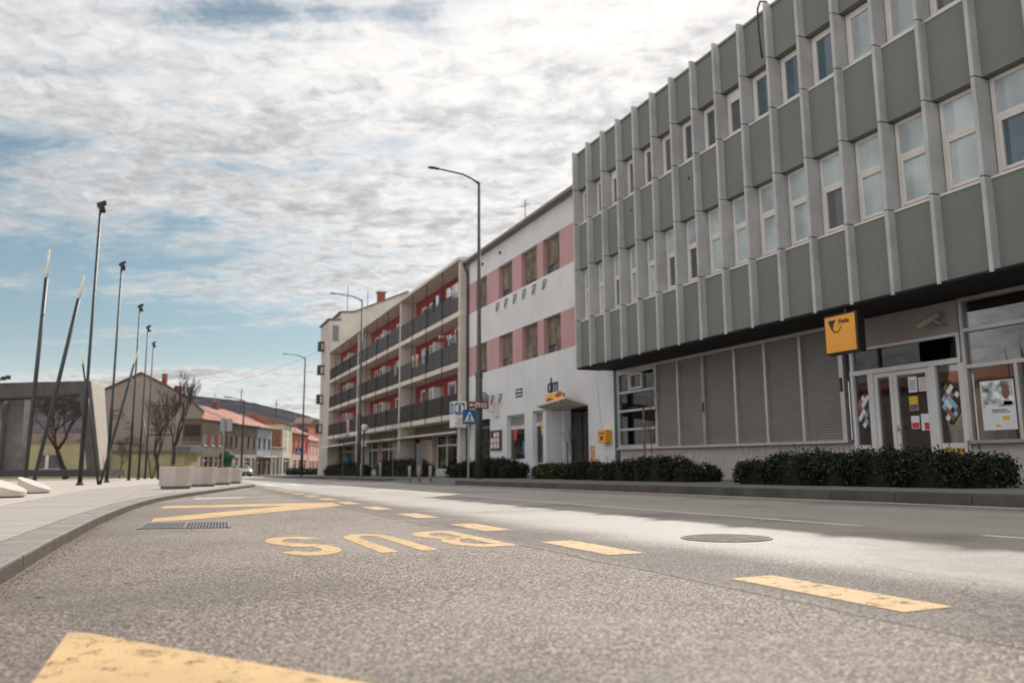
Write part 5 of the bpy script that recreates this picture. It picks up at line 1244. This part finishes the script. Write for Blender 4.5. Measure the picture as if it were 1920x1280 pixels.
# octagonal planters
p0_ = None
for i, (px, d, lab, sc_) in enumerate(((330.5, 18.9, 'nearest octagonal concrete planter on the plaza corner', 1), (379, 21.8, 'second octagonal concrete planter in the row', 1), (411, 24.6, 'third octagonal concrete planter in the row', 1), (433, 27.2, 'farthest octagonal concrete planter at the kerb tip', 1))):
    p = W(px, d); loc = (p.x, p.y, gz(p.y, .074))
    if p0_ is None:
        t = p0_ = thing('planter', lab, 'planter', loc, R_(20), world=False, group='octagonal concrete planters')
        s = .285; c = .165; pts = [(-s+c, -s), (s-c, -s), (s, -s+c), (s, s-c), (s-c, s), (-s+c, s), (-s, s-c), (-s, -s+c)]
        mb = MB(); n = 8
        ins = [(x*.80, y*.80) for x, y in pts]
        vs = [(x*.97, y*.97, .055) for x, y in pts]+[(x, y, .43) for x, y in pts]+[(x, y, .43) for x, y in ins]+[(x, y, .36) for x, y in ins]
        fs = [tuple(range(n-1, -1, -1))]+[(j*n+k, j*n+(k+1)%n, (j+1)*n+(k+1)%n, (j+1)*n+k) for j in range(3) for k in range(n)]+[tuple(range(3*n, 4*n))]
        mb.add(vs, fs); part(t, 'tub', mb, PLANT, bev=.008)
        mb = MB(); mb.prism([(x*.86, y*.86) for x, y in pts], 0, .0545); part(t, 'foot', mb, mat('planter_foot', (.2, .17, .15), .9))
        mb = MB(); mb.prism([(x*.79, y*.79) for x, y in pts], .355, .40); part(t, 'soil', mb, mat('soil', (.03, .02, .015), .95))
        for ch in t.children: ch.scale = (1.22, 1.22, 1.22)
    else: dup(p0_, None, loc, lab)
    # flowers, one tuft per planter: they stand in the soil
    mb = MB(); mb2 = MB(); rr = random.Random(i)
    for k in range(26 if i < 3 else 8):
        x = p.x+rr.uniform(-.17, .17); y = p.y+rr.uniform(-.17, .17); z = loc[2]+.48; h = rr.uniform(.035, .10); mb2.tube([(x, y, z), (x, y, z+h)], .004, 4)
        for a in range(5): aa = a*1.257; mb.face([(x, y, z+h), (x+.018*math.cos(aa), y+.018*math.sin(aa), z+h+.008), (x+.018*math.cos(aa+.8), y+.018*math.sin(aa+.8), z+h+.006)])
        for a in range(3): aa = rr.random()*6; mb2.face([(x, y, z+.01), (x+.03*math.cos(aa), y+.03*math.sin(aa), z+.03), (x+.02*math.cos(aa+.6), y+.02*math.sin(aa+.6), z+.035)])
    t = thing('flowers', ('yellow flowers in the nearest planter', 'yellow flowers in the second planter', 'few yellow flowers in the third planter', 'sparse yellow flowers in the farthest planter')[i], 'flowers', (p.x, p.y, loc[2]+.48), group='yellow flowers in the planters')
    part(t, 'blossoms', mb, YELP); part(t, 'stems', mb2, LEAF)

# concrete gate monument
mg = thing('concrete_gate', 'large angular concrete gate monument with a dark beam and pale right leg', 'monument', (-9, 66, gz(66)))
def gp(px, py, d): return px_at_depth(px, py, d)
D0 = 58
def qprism(mb, quad, d, th, ray=None):
    P = [gp(x, y, d) for x, y in quad]; back = Vector((FWD.x, FWD.y, 0))*th if ray is None else (gp(ray, 893, d)-CAM).xy.normalized().to_3d()*th; mb.slab(P[::-1], back)
mb = MB(); qprism(mb, [(-260, 728), (-260, 762), (0, 747), (150, 738), (150, 714), (20, 717)], D0, 1.6); part(mg, 'beam', mb, CONCV)
mb = MB(); qprism(mb, [(150, 714), (150, 745), (164, 893), (188, 893), (170, 714)], D0, 1.6, 176); part(mg, 'dark_leg', mb, CONCV)
mb = MB(); P = [gp(170.5, 714, D0+.05), gp(190, 893, D0+.05), gp(206, 893, D0+6.2), gp(196, 724, D0+6.2), gp(182, 715, D0+3.4)]
mb.slab(P, (-.5, .35, 0)); part(mg, 'pale_leg', mb, CONC)
mb = MB(); qprism(mb, [(-40, 748), (-70, 893), (-8, 893), (8, 745)], D0+1.5, .5); qprism(mb, [(8, 748), (0, 893), (38, 893), (46, 749)], D0+2.2, 1.0); part(mg, 'left_leg', mb, CONCD)
mb = MB(); qprism(mb, [(-260, 881), (-260, 896), (0, 893.5), (190, 892.5), (190, 880), (0, 880.5)], D0-.3, 3.4); part(mg, 'base', mb, mat('base_dark', (.06, .06, .062), .8))

# ================================================================= HOUSES ACROSS AND FAR
TILE_R = m_tiles('tiles_orange', (.30, .095, .055), (.38, .145, .085), 0); TILE_B = m_tiles('tiles_brown', (.13, .07, .05), (.17, .10, .07), 0); TILE_P = m_tiles('tiles_pink', (.32, .125, .08), (.39, .17, .115), 0)
OLDF = mat('old_window_frame', (.10, .085, .07), .7)
def house(name, label, A_, B_, eave, rise, depth, wallm, roofm, rows=(), shop=None, over=.35, chims=(), band=None, hip=0, gable=False, shopm=None, extra=None, cat='house', z0=None, grp='houses across the street'):
    """front runs from A_ to B_ (seen left to right); local x along the front, y into the block"""
    A_ = Vector(A_); B_ = Vector(B_); L = (B_-A_).length; ang = math.atan2((B_-A_).y, (B_-A_).x); z0 = gz((A_.y+B_.y)/2) if z0 is None else z0
    t = thing(name, label, cat, (A_.x, A_.y, z0), ang, world=False, group=grp)
    mb = MB(); mb.box(0, L, .25, depth, -.5, eave); ops = []
    def wall_x(x0, x1, za, zb, ops):
        ops = sorted(ops); c = x0
        for a, b, p, q in ops:
            if a > c: mb.box(c, a, 0, .25, za, zb)
            if p > za: mb.box(a, b, 0, .25, za, p)
            if q < zb: mb.box(a, b, 0, .25, q, zb)
            c = b
        if c < x1: mb.box(c, x1, 0, .25, za, zb)
    zs = [-.5]; levels = []
    gtop = shop[0] if shop else 0
    cur = -.5
    if shop:
        mb2 = MB(); save = mb; mb = mb2; wall_x(0, L, -.5, shop[0], [(a*L, b*L, 0.0, shop[1]) for a, b in shop[2]]); mb = save; cur = shop[0]
        part(t, 'ground_floor', mb2, shopm or wallm)
    for (zb_, zt2, n, wdt, *mm) in rows:
        ops = []; step = L/n
        for k in range(n): ops.append((step*(k+.5)-wdt/2, step*(k+.5)+wdt/2, zb_, zt2))
        nxt = zt2+.3; wall_x(0, L, cur, nxt, ops); cur = nxt
    if cur < eave: wall_x(0, L, cur, eave, [])
    if gable: mb.slab([(0, .1, eave), (0, depth, eave), (0, depth/2, eave+rise)], (.2, 0, 0)); mb.slab([(L-.2, .1, eave), (L-.2, depth, eave), (L-.2, depth/2, eave+rise)], (.2, 0, 0))
    part(t, 'wall', mb, wallm)
    f0 = None
    for (zb_, zt2, n, wdt, *mm) in rows:
        step = L/n; key = None; proto = None
        for k in range(n):
            xa = step*(k+.5)-wdt/2
            if proto is None:
                f = MB(); h = zt2-zb_; w_ = wdt; f.box(0, .08, .12, .2, 0, h); f.box(w_-.08, w_, .12, .2, 0, h); f.box(.08, w_-.08, .12, .2, 0, .08); f.box(.08, w_-.08, .12, .2, h-.08, h); f.box(w_/2-.03, w_/2+.03, .13, .19, .08, h-.08); f.box(-.08, w_+.08, -.06, .12, -.08, 0)
                proto = part(t, 'window', f, mm[0] if mm else OLDF); g = MB(); g.box(.08, w_-.08, .16, .17, .08, h-.08); part(proto, 'pane', g, G_DARK); proto.location = (xa, 0, zb_)
            else: dup(proto, t, (xa, 0, zb_))
    if shop:
        for i, (a, b) in enumerate(shop[2]):
            f = MB(); f.box(a*L, b*L, .2, .24, 0, shop[1]); part(t, 'shop_opening', f, DARKR if (i % 3) else G_DIM)
            f = MB(); xc = (a+b)/2*L; f.box(xc-.05, xc+.05, .14, .2, 0, shop[1]); f.box(a*L, b*L, .14, .2, shop[1]-.5, shop[1]-.4); part(t, 'shop_frame', f, ALUD if i % 2 else FRAMEW)
    # roof
    o = over; hx = hip
    rf = MB(); e = eave; r_ = eave+rise
    sl = rise/(depth/2+o)
    vs = [(-.25, -o, e), (L+.25, -o, e), (L+.25, depth+o, e), (-.25, depth+o, e), (-.25, depth/2, r_), (L+.25-hx, depth/2, r_), (-.25, -o, e+.14), (L+.25, -o, e+.14), (L+.25, depth+o, e+.14), (-.25, depth+o, e+.14), (-.25, depth/2, r_+.14), (L+.25-hx, depth/2, r_+.14)]
    rf.add(vs, [(6, 7, 11, 10), (8, 9, 10, 11), (7, 8, 11), (9, 6, 10), (0, 1, 7, 6), (1, 2, 8, 7), (2, 3, 9, 8), (3, 0, 6, 9), (3, 2, 1, 0)])
    ro = part(t, 'roof', rf, roofm)
    g = MB(); g.tube([(-.2, -o-.05, e+.08), (L+.2, -o-.05, e+.08)], .07, 6); part(t, 'gutter', g, LAMPM)
    for cxx in chims:
        c = MB(); c.box(cxx*L-.35, cxx*L+.35, depth*.42, depth*.42+.7, e+rise*.6, r_+.9); q = part(ro, 'chimney', c, mat('chimney_b', (.16, .07, .05), .9, .3, 4)); c = MB(); c.box(cxx*L-.42, cxx*L+.42, depth*.42-.07, depth*.42+.77, r_+.9, r_+1.05); part(q, 'cap', c, CONCD)
    if extra: extra(t, L, eave)
    return t
def fr(px, d): return tuple(W(px, d))
BR1 = mat('render_brown', (.12, .095, .075), .9, .2, .8, dirt=.4); BR2 = mat('render_tan', (.18, .14, .105), .9, .15, .8, dirt=.4); BR3 = mat('render_olive', (.125, .10, .075), .9, .2, .8, dirt=.4); GRH = mat('render_greyblue', (.27, .29, .30), .9, .1, .8, dirt=.3)
SHOPP = mat('shop_pale', (.36, .30, .25), .85, .15, 1.2); CRH = mat('render_cream_far', (.50, .46, .36), .9, .06, 1); RDH = mat('render_red_far', (.40, .12, .08), .9, .1, 1); PKH = mat('render_pink_far', (.55, .34, .28), .9, .08, 1); BRK = mat('brick_orange', (.24, .10, .06), .9, .35, 2)
SHOPB = mat('shop_beige_pink', (.5, .36, .28), .85, .1, 1)
# gable house with wall painting
gx0, gx1 = W(150, 83), W(374, 83)
u_ = (gx1-gx0).normalized(); Lg = (gx1-gx0).length; gh = thing('gable_house', 'big house whose blank beige gable wall carries a faded wall painting', 'house', (gx0.x, gx0.y, gz(gx0.y)), math.atan2(u_.y, u_.x), world=False)
def gxp(px): return (px-150)/224*Lg
def zpx(px, py, d): q = px_at_depth(px, py, d); return q.z-gz(gx0.y)
ax_ = (254-150)/(374-150)*Lg; lz = zpx(170, 738, 83); rz_ = zpx(374, 772, 83); tz = zpx(254, 700, 83)
dv_ = W(368, 95)-W(374, 83); EV = (dv_.dot(u_), dv_.dot(Vector((-u_.y, u_.x))), 0)
MUR = mat('gable_render', (.30, .25, .21), .9, .1, .5, dirt=.35)
mb = MB(); mb.slab([(0, 0, -.5), (Lg, 0, -.5), (Lg, 0, rz_), (gxp(340), 0, zpx(340, 743, 83)), (gxp(300), 0, zpx(300, 722, 83)), (ax_, 0, tz), (0, 0, lz-.6)], EV); part(gh, 'wall', mb, MUR)
mb = MB(); mb.slab([(-.4, -.2, lz-.75), (ax_, -.2, tz), (ax_, -.2, tz+.18), (-.4, -.2, lz-.55)], EV); mb.slab([(ax_, -.25, tz-.02), (gxp(300), -.25, zpx(300, 722, 83)), (gxp(340), -.25, zpx(340, 743, 83)), (Lg+.25, -.25, rz_-.12), (Lg+.25, -.25, rz_+.1), (gxp(340), -.25, zpx(340, 743, 83)+.2), (gxp(300), -.25, zpx(300, 722, 83)+.2), (ax_, -.25, tz+.18)], EV); rr1 = part(gh, 'roof', mb, TILE_B)
mb = MB(); mb.box(ax_+1.7, ax_+2.1, 1, 1.5, tz-1.2, tz+.1); part(rr1, 'chimney', mb, mat('chimney_rust', (.22, .08, .045), .9)); mb = MB(); mb.box(gxp(309), gxp(319), 1, 1.7, zpx(314, 734, 83), zpx(314, 721, 83)); part(rr1, 'chimney', mb, mat('chimney_rust2', (.20, .075, .045), .9))
# wall painting: arc emblem with two lines of letters, and a large framed picture field
FADE = mat('faded_paint', (.06, .05, .06), .9, .3, 3)
mb = MB(); yq = -.012
ce = (gxp(212), zpx(212, 778, 83)); R0 = gxp(225)-gxp(212)
for k in range(20):
    a, b = math.pi*k/20, math.pi*(k+1)/20
    mb.slab([(ce[0]+R0*math.cos(a), yq, ce[1]+R0*.8*math.sin(a)), (ce[0]+R0*math.cos(b), yq, ce[1]+R0*.8*math.sin(b)), (ce[0]+R0*.85*math.cos(b), yq, ce[1]+R0*.65*math.sin(b)), (ce[0]+R0*.85*math.cos(a), yq, ce[1]+R0*.65*math.sin(a))], (0, .005, 0))
for k in range(2): mb.box(ce[0]-R0, ce[0]+R0, yq, yq+.006, ce[1]-.1-k*.28, ce[1]-.02-k*.28)
part(gh, 'painted_emblem', mb, FADE)
lettering(gh, 'A', .5, (gxp(231), yq, zpx(231, 795, 83)), FADE, MY, .002); lettering(gh, 'NOI', .42, (gxp(229), yq, zpx(229, 806, 83)), FADE, MY, .002)
mb = MB(); xa, xb, za, zb_ = gxp(271), gxp(318), zpx(290, 816, 83), zpx(290, 760, 83)
for (p, q, r_, s) in ((xa, xa+.12, za, zb_), (xb-.12, xb, za, zb_), (xa+.12, xb-.12, za, za+.14), (xa+.12, xb-.12, zb_-.12, zb_)): mb.box(p, q, yq, yq+.006, r_, s)
part(gh, 'painted_frame', mb, FADE)
mb = MB(); mb.box(xa+.3, xb-.3, yq, yq+.006, za+.4, zb_-1.4); mb.box(xa+.5, xb-.9, yq, yq+.006, zb_-1.2, zb_-.3); part(gh, 'painted_picture', mb, mat('faded_picture', (.20, .165, .165), .9, .5, 1.6))
# low pale yellow pavilion
YLW = mat('pale_yellow_render', (.40, .37, .21), .9, .08, .8, dirt=.3)
a0, a1 = W(-40, 76), W(205, 76); u2 = a1-a0
t = thing('low_pavilion', 'single storey pale yellow building seen through the gate', 'building', (a0.x, a0.y, gz(a0.y)), math.atan2(u2.y, u2.x), world=False); L_ = u2.length
q = px_at_depth(100, 831, 76).z-gz(a0.y); zz0 = px_at_depth(100, 880, 76).z-gz(a0.y); zz1 = px_at_depth(100, 851, 76).z-gz(a0.y); xw0, xw1 = (68+40)/245*L_, (115+40)/245*L_
mb = MB(); mb.box(0, xw0, 0, .3, -.6, q); mb.box(xw1, L_, 0, .3, -.6, q); mb.box(xw0, xw1, 0, .3, -.6, zz0); mb.box(xw0, xw1, 0, .3, zz1, q); mb.box(0, L_, .3, 6, -.6, q-.02); part(t, 'wall', mb, YLW)
f = MB(); f.box(xw0, xw0+.1, .1, .2, zz0, zz1); f.box(xw1-.1, xw1, .1, .2, zz0, zz1); xm = xw0+(xw1-xw0)*.36; f.box(xm-.15, xm+.15, .1, .2, zz0, zz1); f.box(xw0, xw1, .1, .2, zz0, zz0+.08); f.box(xw0, xw1, .1, .2, zz1-.08, zz1); wd = part(t, 'window', f, FRAMEW); g = MB(); g.box(xw0+.1, xw1-.1, .2, .21, zz0+.08, zz1-.08); part(wd, 'pane', g, G_DARK)
mb = MB(); mb.box(-.1, L_+.1, -.1, 6.1, q, q+.1); part(t, 'roof', mb, CONCD)
mb = MB()
for k in range(34): x = k*L_/33; mb.bar((x, .3, q+.1), (x, .3, q+.85), .03)
mb.bar((0, .3, q+.85), (L_, .3, q+.85), .05); part(t, 'railing', mb, mat('rail_pale', (.3, .3, .3), .6))
a0, a1 = W(207, 74), W(343, 74); u2 = a1-a0; L_ = u2.length
t = thing('low_shed', 'long low olive yellow wall with grey flat roof below the wall painting', 'building', (a0.x, a0.y, gz(a0.y)), math.atan2(u2.y, u2.x), world=False)
q = px_at_depth(270, 848, 74).z-gz(a0.y); mb = MB(); mb.box(0, L_, 0, 4, -.6, q); part(t, 'wall', mb, mat('olive_yellow', (.33, .30, .17), .9, .12, .8, dirt=.3)); mb = MB(); mb.box(-.1, L_+.3, -.25, 4.1, q, q+.16); part(t, 'roof', mb, mat('shed_roof', (.13, .12, .12), .8))
mb = MB(); mb.box(L_*.86, L_*1.12, -.6, 3, q-.02, q+.55); part(t, 'roof_box', mb, mat('bluegrey_metal', (.10, .115, .125), .6))
# houses glimpsed through the gate
def fh(px0, px1, d, eave, rise, m, lab, roofm=TILE_B, rows=()): return house('distant_house', lab, fr(px0, d), fr(px1, d), eave, rise, 9, m, roofm, rows=rows, chims=(.4,), gable=True)
fh(20, 118, 112, 3.6, 2.6, BR1, 'brown roofed house behind the yellow pavilion, left part seen through the gate', rows=((1.2, 2.4, 4, .9),)); fh(110, 168, 118, 4.2, 1.8, BR2, 'house with red tiles seen at the right side of the gate', TILE_R, rows=((2.2, 3.4, 3, .9),))
# street row
q1 = lambda px, py, d: px_at_depth(px, py, d).z
def extra_awn(t, L, e): mb = MB(); mb.slab([(L*.05, -1.3, 2.75), (L*.6, -1.3, 2.75), (L*.6, 0, 3.3), (L*.05, 0, 3.3)][::-1], (0, 0, .06)); part(t, 'awning', mb, WHITEP)
mb = MB(); mb.box(gxp(338), Lg, -.03, -.005, zpx(350, 826, 83), zpx(350, 784, 83)); part(gh, 'timber_front', mb, BR1)
for k in range(5): mb = MB(); xk = gxp(342+k*6.2); mb.box(xk, xk+.8*.35, -.08, -.035, zpx(350, 817, 83), zpx(350, 796, 83)); part(gh, 'window', mb, DARKR)
mb = MB(); mb.box(gxp(338), Lg, -.10, -.005, zpx(350, 834, 83), zpx(350, 826.5, 83)); part(gh, 'balcony', mb, BR2)
mb = MB(); mb.box(gxp(338), Lg, -.04, -.005, -.5, zpx(350, 834.5, 83)); part(gh, 'shop_front', mb, SHOPB)
for a, b in ((340, 346), (350, 356), (362, 366)): mb = MB(); mb.box(gxp(a), gxp(b), -.07, -.045, -.2, zpx(350, 846 if a < 360 else 838, 83)); part(gh, 'shop_opening', mb, DARKR)
mb = MB(); mb.slab([(gxp(336), -1.0, zpx(350, 848, 83)), (gxp(352), -1.0, zpx(350, 848, 83)), (gxp(352), -.05, zpx(350, 838, 83)), (gxp(336), -.05, zpx(350, 838, 83))][::-1], (0, 0, .06)); part(gh, 'awning', mb, WHITEP)
house('town_house', 'tan house with a dark red band between three white windows', fr(376, 98), fr(417, 104), 7.0, 2.3, 10, BR2, TILE_R, rows=((3.9, 5.2, 3, .8, WHITEP),), shop=(2.8, 2.5, ((.03, .28), (.33, .5), (.56, .72), (.8, .97))), chims=(.25, .7), shopm=BR2, extra=lambda t, L, e: [part(t, 'red_band', MB().box(L*a, L*b, -.03, -.002, 3.8, 5.3), mat('band_red', (.20, .035, .035), .9)) for a, b in ((.26, .40), (.60, .74), (.92, 1.0))], gable=True)
house('town_house', 'brown house behind the square back of traffic boards', fr(418, 104.3), fr(434, 107), 7.0, 2.4, 10, BR3, TILE_B, rows=((3.9, 5.3, 2, .8),), shop=(2.9, 2.5, ((.1, .6),)), shopm=BR2, gable=True)
house('town_house', 'dark brown house with four windows above a pale shop front', fr(434.5, 107.3), fr(479, 116), 7.0, 2.5, 10, BR3, TILE_P, rows=((4.0, 5.5, 4, .85),), shop=(3.0, 2.5, ((.08, .24), (.32, .42), (.5, .74), (.82, .92))), shopm=SHOPP, chims=(.5,), gable=True)
house('town_house', 'grey blue house with three upper windows at the end of the tiled row', fr(479.5, 116.3), fr(507, 122), 7.0, 2.5, 10, GRH, TILE_P, hip=4.5, rows=((4.0, 5.5, 3, .9),), shop=(3.0, 2.4, ((.05, .3), (.38, .6), (.68, .95))), shopm=BR2, gable=True, extra=lambda t, L, e: part(t, 'awning', MB().box(0, L, -1.0, 0, 2.75, 2.9), WHITEP))
# brick gable house with cream front
t = house('town_house', 'tall cream fronted house with exposed orange brick side wall', fr(529, 128), fr(545, 137), 8.3, 1.7, 11, CRH, TILE_P, rows=((3.9, 5.7, 2, .8), (6.3, 7.7, 2, .8)), shop=(3.4, 2.8, ((.1, .85),)), gable=True)
mb = MB(); mb.box(-.03, -.002, .3, 9, 4.6, 7.4); part(t, 'brick_side', mb, BRK)
house('low_annex', 'low cream shop annex beside the cream fronted house', fr(508, 124), fr(528.5, 127.5), 4.2, .5, 6, CRH, CONCD, shop=(3.6, 2.8, ((.1, .35), (.45, .7), (.78, .95))), cat='shop')
house('town_house', 'red house with pale corner strips beside the third lamp', fr(545.5, 138), fr(576, 150), 7.2, 1.6, 10, RDH, TILE_B, rows=((4.2, 6.2, 4, .9),), shop=(3.6, 2.6, ((.1, .3), (.4, .6), (.7, .9))), shopm=PKH, gable=True)
house('town_house', 'pink house with narrow windows at the far bend of the street', fr(577, 150), fr(606, 166), 6.4, 3.0, 12, PKH, TILE_P, rows=((3.9, 5.6, 5, .8),), shop=(3.4, 2.6, ((.06, .2), (.26, .4), (.46, .6), (.66, .8), (.85, .95))), shopm=PKH, gable=True)
house('distant_house', 'brown roofed house behind the cream fronted one', fr(470, 150), fr(540, 158), 8.4, 1.9, 12, BRK, TILE_B, gable=True, chims=(.3,))
house('distant_house', 'red upper house peeking over the pink one', fr(545, 175), fr(576, 175), 10.8, 1.7, 10, RDH, TILE_B, rows=((9, 11, 3, 1.0),), gable=True)
# long tiled building on the far left side of the plaza (mirrored in the post office glass)
house('plaza_hall', 'long low hall with orange tiled roof on the left side of the plaza', (-36, 78), (-36, 22), 6.3, 1.5, 12, SHOPP, TILE_R, rows=((1.3, 3.4, 14, 1.6),), gable=True, cat='building')

# ---- small things in the distance
t = thing('traffic_boards', 'two square traffic boards seen from behind on one grey pole', 'sign', (0, 0, 0)); WORLDC[t.name] = Vector((0, 0, 0)); p = W(416, 52); t.location = (p.x, p.y, gz(p.y, .12))
zb1 = px_at_depth(416, 784, 52).z-gz(p.y, .12); zb0 = px_at_depth(416, 808, 52).z-gz(p.y, .12)
mb = MB(); mb.tube([(0, 0, 0), (0, 0, zb1)], .05, 10); part(t, 'pole', mb, ALUD); 
for x0, x1 in ((-.24, .12), (.16, .50)): mb = MB(); mb.box(x0, x1, -.03, -.005, zb0, zb1); part(t, 'board', mb, mat('board_back', (.34, .35, .36), .5, .05, metal=.3), bev=.02); t.children[-1].location.y -= .05
t = thing('parasol', 'green parasol folded over a market stand in front of the tan house', 'parasol', (0, 0, 0)); WORLDC[t.name] = Vector((0, 0, 0)); p = W(424, 94); t.location = (p.x, p.y, gz(p.y, .12))
mb = MB(); mb.tube([(0, 0, 0), (0, 0, 3.0)], .05, 6); part(t, 'pole', mb, BLACKM); n = 12; mb = MB(); mb.tube([(0, 0, 2.0), (0, 0, 2.4), (0, 0, 2.9), (0, 0, 3.05)], [.95, .9, .45, .05], n, cap=False); mb.tube([(0, 0, .2), (0, 0, 2.1)], [.5, .62], n, cap=False); part(t, 'cloth', mb, mat('parasol_green', (.012, .07, .035), .8))
for i, (px, d, H, lab) in enumerate(((452, 96, 9.8, 'dark lamp pole before the pale shop front'),)):
    p = W(px, 80); t = thing('lamp_pole', lab, 'street lamp', (p.x, p.y, gz(p.y, .12)), world=False); mb = MB(); mb.tube([(0, 0, 0), (0, 0, 7.6)], [.12, .06], 8); part(t, 'pole', mb, BLACKM)
    mb = MB(); mb.tube([(0, 0, 7.6), (-1.4, 0, 7.9)], .04, 6); mb.box(-2.0, -1.3, -.12, .12, 7.86, 7.96); part(t, 'arm', mb, LAMPM)
p = W(396, 120); t = thing('street_lamp', 'pale far lamp arm above the orange roofs', 'street lamp', (p.x, p.y, gz(p.y, .12)), world=False, group='street lamps along the pavement')
mb = MB(); mb.tube([(0, 0, 0), (0, 0, 12.5)], [.1, .05], 8); part(t, 'pole', mb, ALUD)
for px, pt, lab in ((446, 729, 'thin far aerial mast above the roofs, left one'), (513, 752, 'thin far aerial mast above the cream house')):
    p = W(px, 135); zt = px_at_depth(px, pt, 135).z; mb = MB(); mb.tube([(p.x, p.y, 8), (p.x, p.y, zt)], .07, 6); mb.bar((p.x-.5, p.y, zt-.5), (p.x+.5, p.y, zt-.5), .06); solo('antenna', mb, BLACKM, lab, 'antenna', 'aerials on the far roofs')
# floodlight cluster at far left
c = px_at_depth(6, 716, 90); t = thing('stadium_light', 'cluster of small floodlights above the gate at the left edge', 'floodlight', (c.x, c.y, gz(c.y)))
mb = MB(); mb.tube([(c.x, c.y, gz(c.y)), (c.x, c.y, c.z-.2)], .12, 8); mb.bar((c.x-.5, c.y, c.z-.2), (c.x+.5, c.y, c.z-.2), .1); part(t, 'mast', mb, BLACKM)
for dx_ in (-.55, 0, .45): mb = MB(); mb.box(c.x+dx_-.25, c.x+dx_+.25, c.y-.15, c.y+.15, c.z+.2+dx_*.3, c.z+.65+dx_*.3); part(t, 'floodlight', mb, BLACKM, bev=.05)
# overhead wire
a = px_at_depth(405, 722, 70); b = px_at_depth(545, 668, 70); e_ = Vector((14.0, 76, 12)); mb = MB(); mb.tube([a, a.lerp(e_, .33)-Vector((0, 0, .5)), a.lerp(e_, .66)-Vector((0, 0, .4)), e_], .010, 5); solo('overhead_wire', mb, BLACKM, 'thin overhead wire running to the cream end block', 'wire')
# car
p = W(451.5, 98); t = thing('car', 'small pale silver car driving towards the camera far down the street', 'car', (p.x, p.y, gz(p.y)), R_(14), world=False)
mb = MB(); sec = [(-2.0, .78), (-1.9, .95), (-1.0, 1.02), (-.35, 1.40), (.9, 1.42), (1.6, 1.05), (2.0, .95), (2.05, .35), (-2.05, .35)]
for x in (-.80, .80): pass
n = len(sec); vs = [(-.80, y, z) for y, z in sec]+[(.80, y, z) for y, z in sec]
vs = [((x*(.82 if z > 1.2 else 1)), y, z) for x, y, z in vs]
mb.add(vs, [tuple(range(n)), tuple(range(2*n-1, n-1, -1))]+[(i, n+i, n+(i+1)%n, (i+1)%n) for i in range(n)]); body = part(t, 'body', mb, CARW, bev=.05)
mb = MB(); mb.add([(-.68, -1.02, 1.04), (.68, -1.02, 1.04), (.60, -.40, 1.37), (-.60, -.40, 1.37)], [(0, 1, 2, 3)]); 
for i_ in range(4): mb.v[i_] = (mb.v[i_][0], mb.v[i_][1]-.02, mb.v[i_][2]+.02)
part(t, 'windscreen', mb, G_DARK)
for sx in (-1, 1):
    mb = MB(); mb.box(sx*.55-.13, sx*.55+.13, -2.07, -1.98, .68, .84); part(t, 'headlight', mb, mat('headlight', (.8, .8, .6), .2, emit=(1, .95, .6, 1.2) if sx > 0 else None), bev=.02)
    for yy in (-1.3, 1.3):
        mb = MB(); mb.tube([(sx*.62, yy, .31), (sx*.80, yy, .31)], .31, 16); wv_ = part(t, 'wheel', mb, RUBBER); mb = MB(); mb.tube([(sx*.79, yy, .31), (sx*.815, yy, .31)], .18, 12); part(wv_, 'rim', mb, ALU)
mb = MB(); mb.box(-.5, .5, -2.08, -2.0, .42, .58); part(t, 'grille', mb, BLACKP)
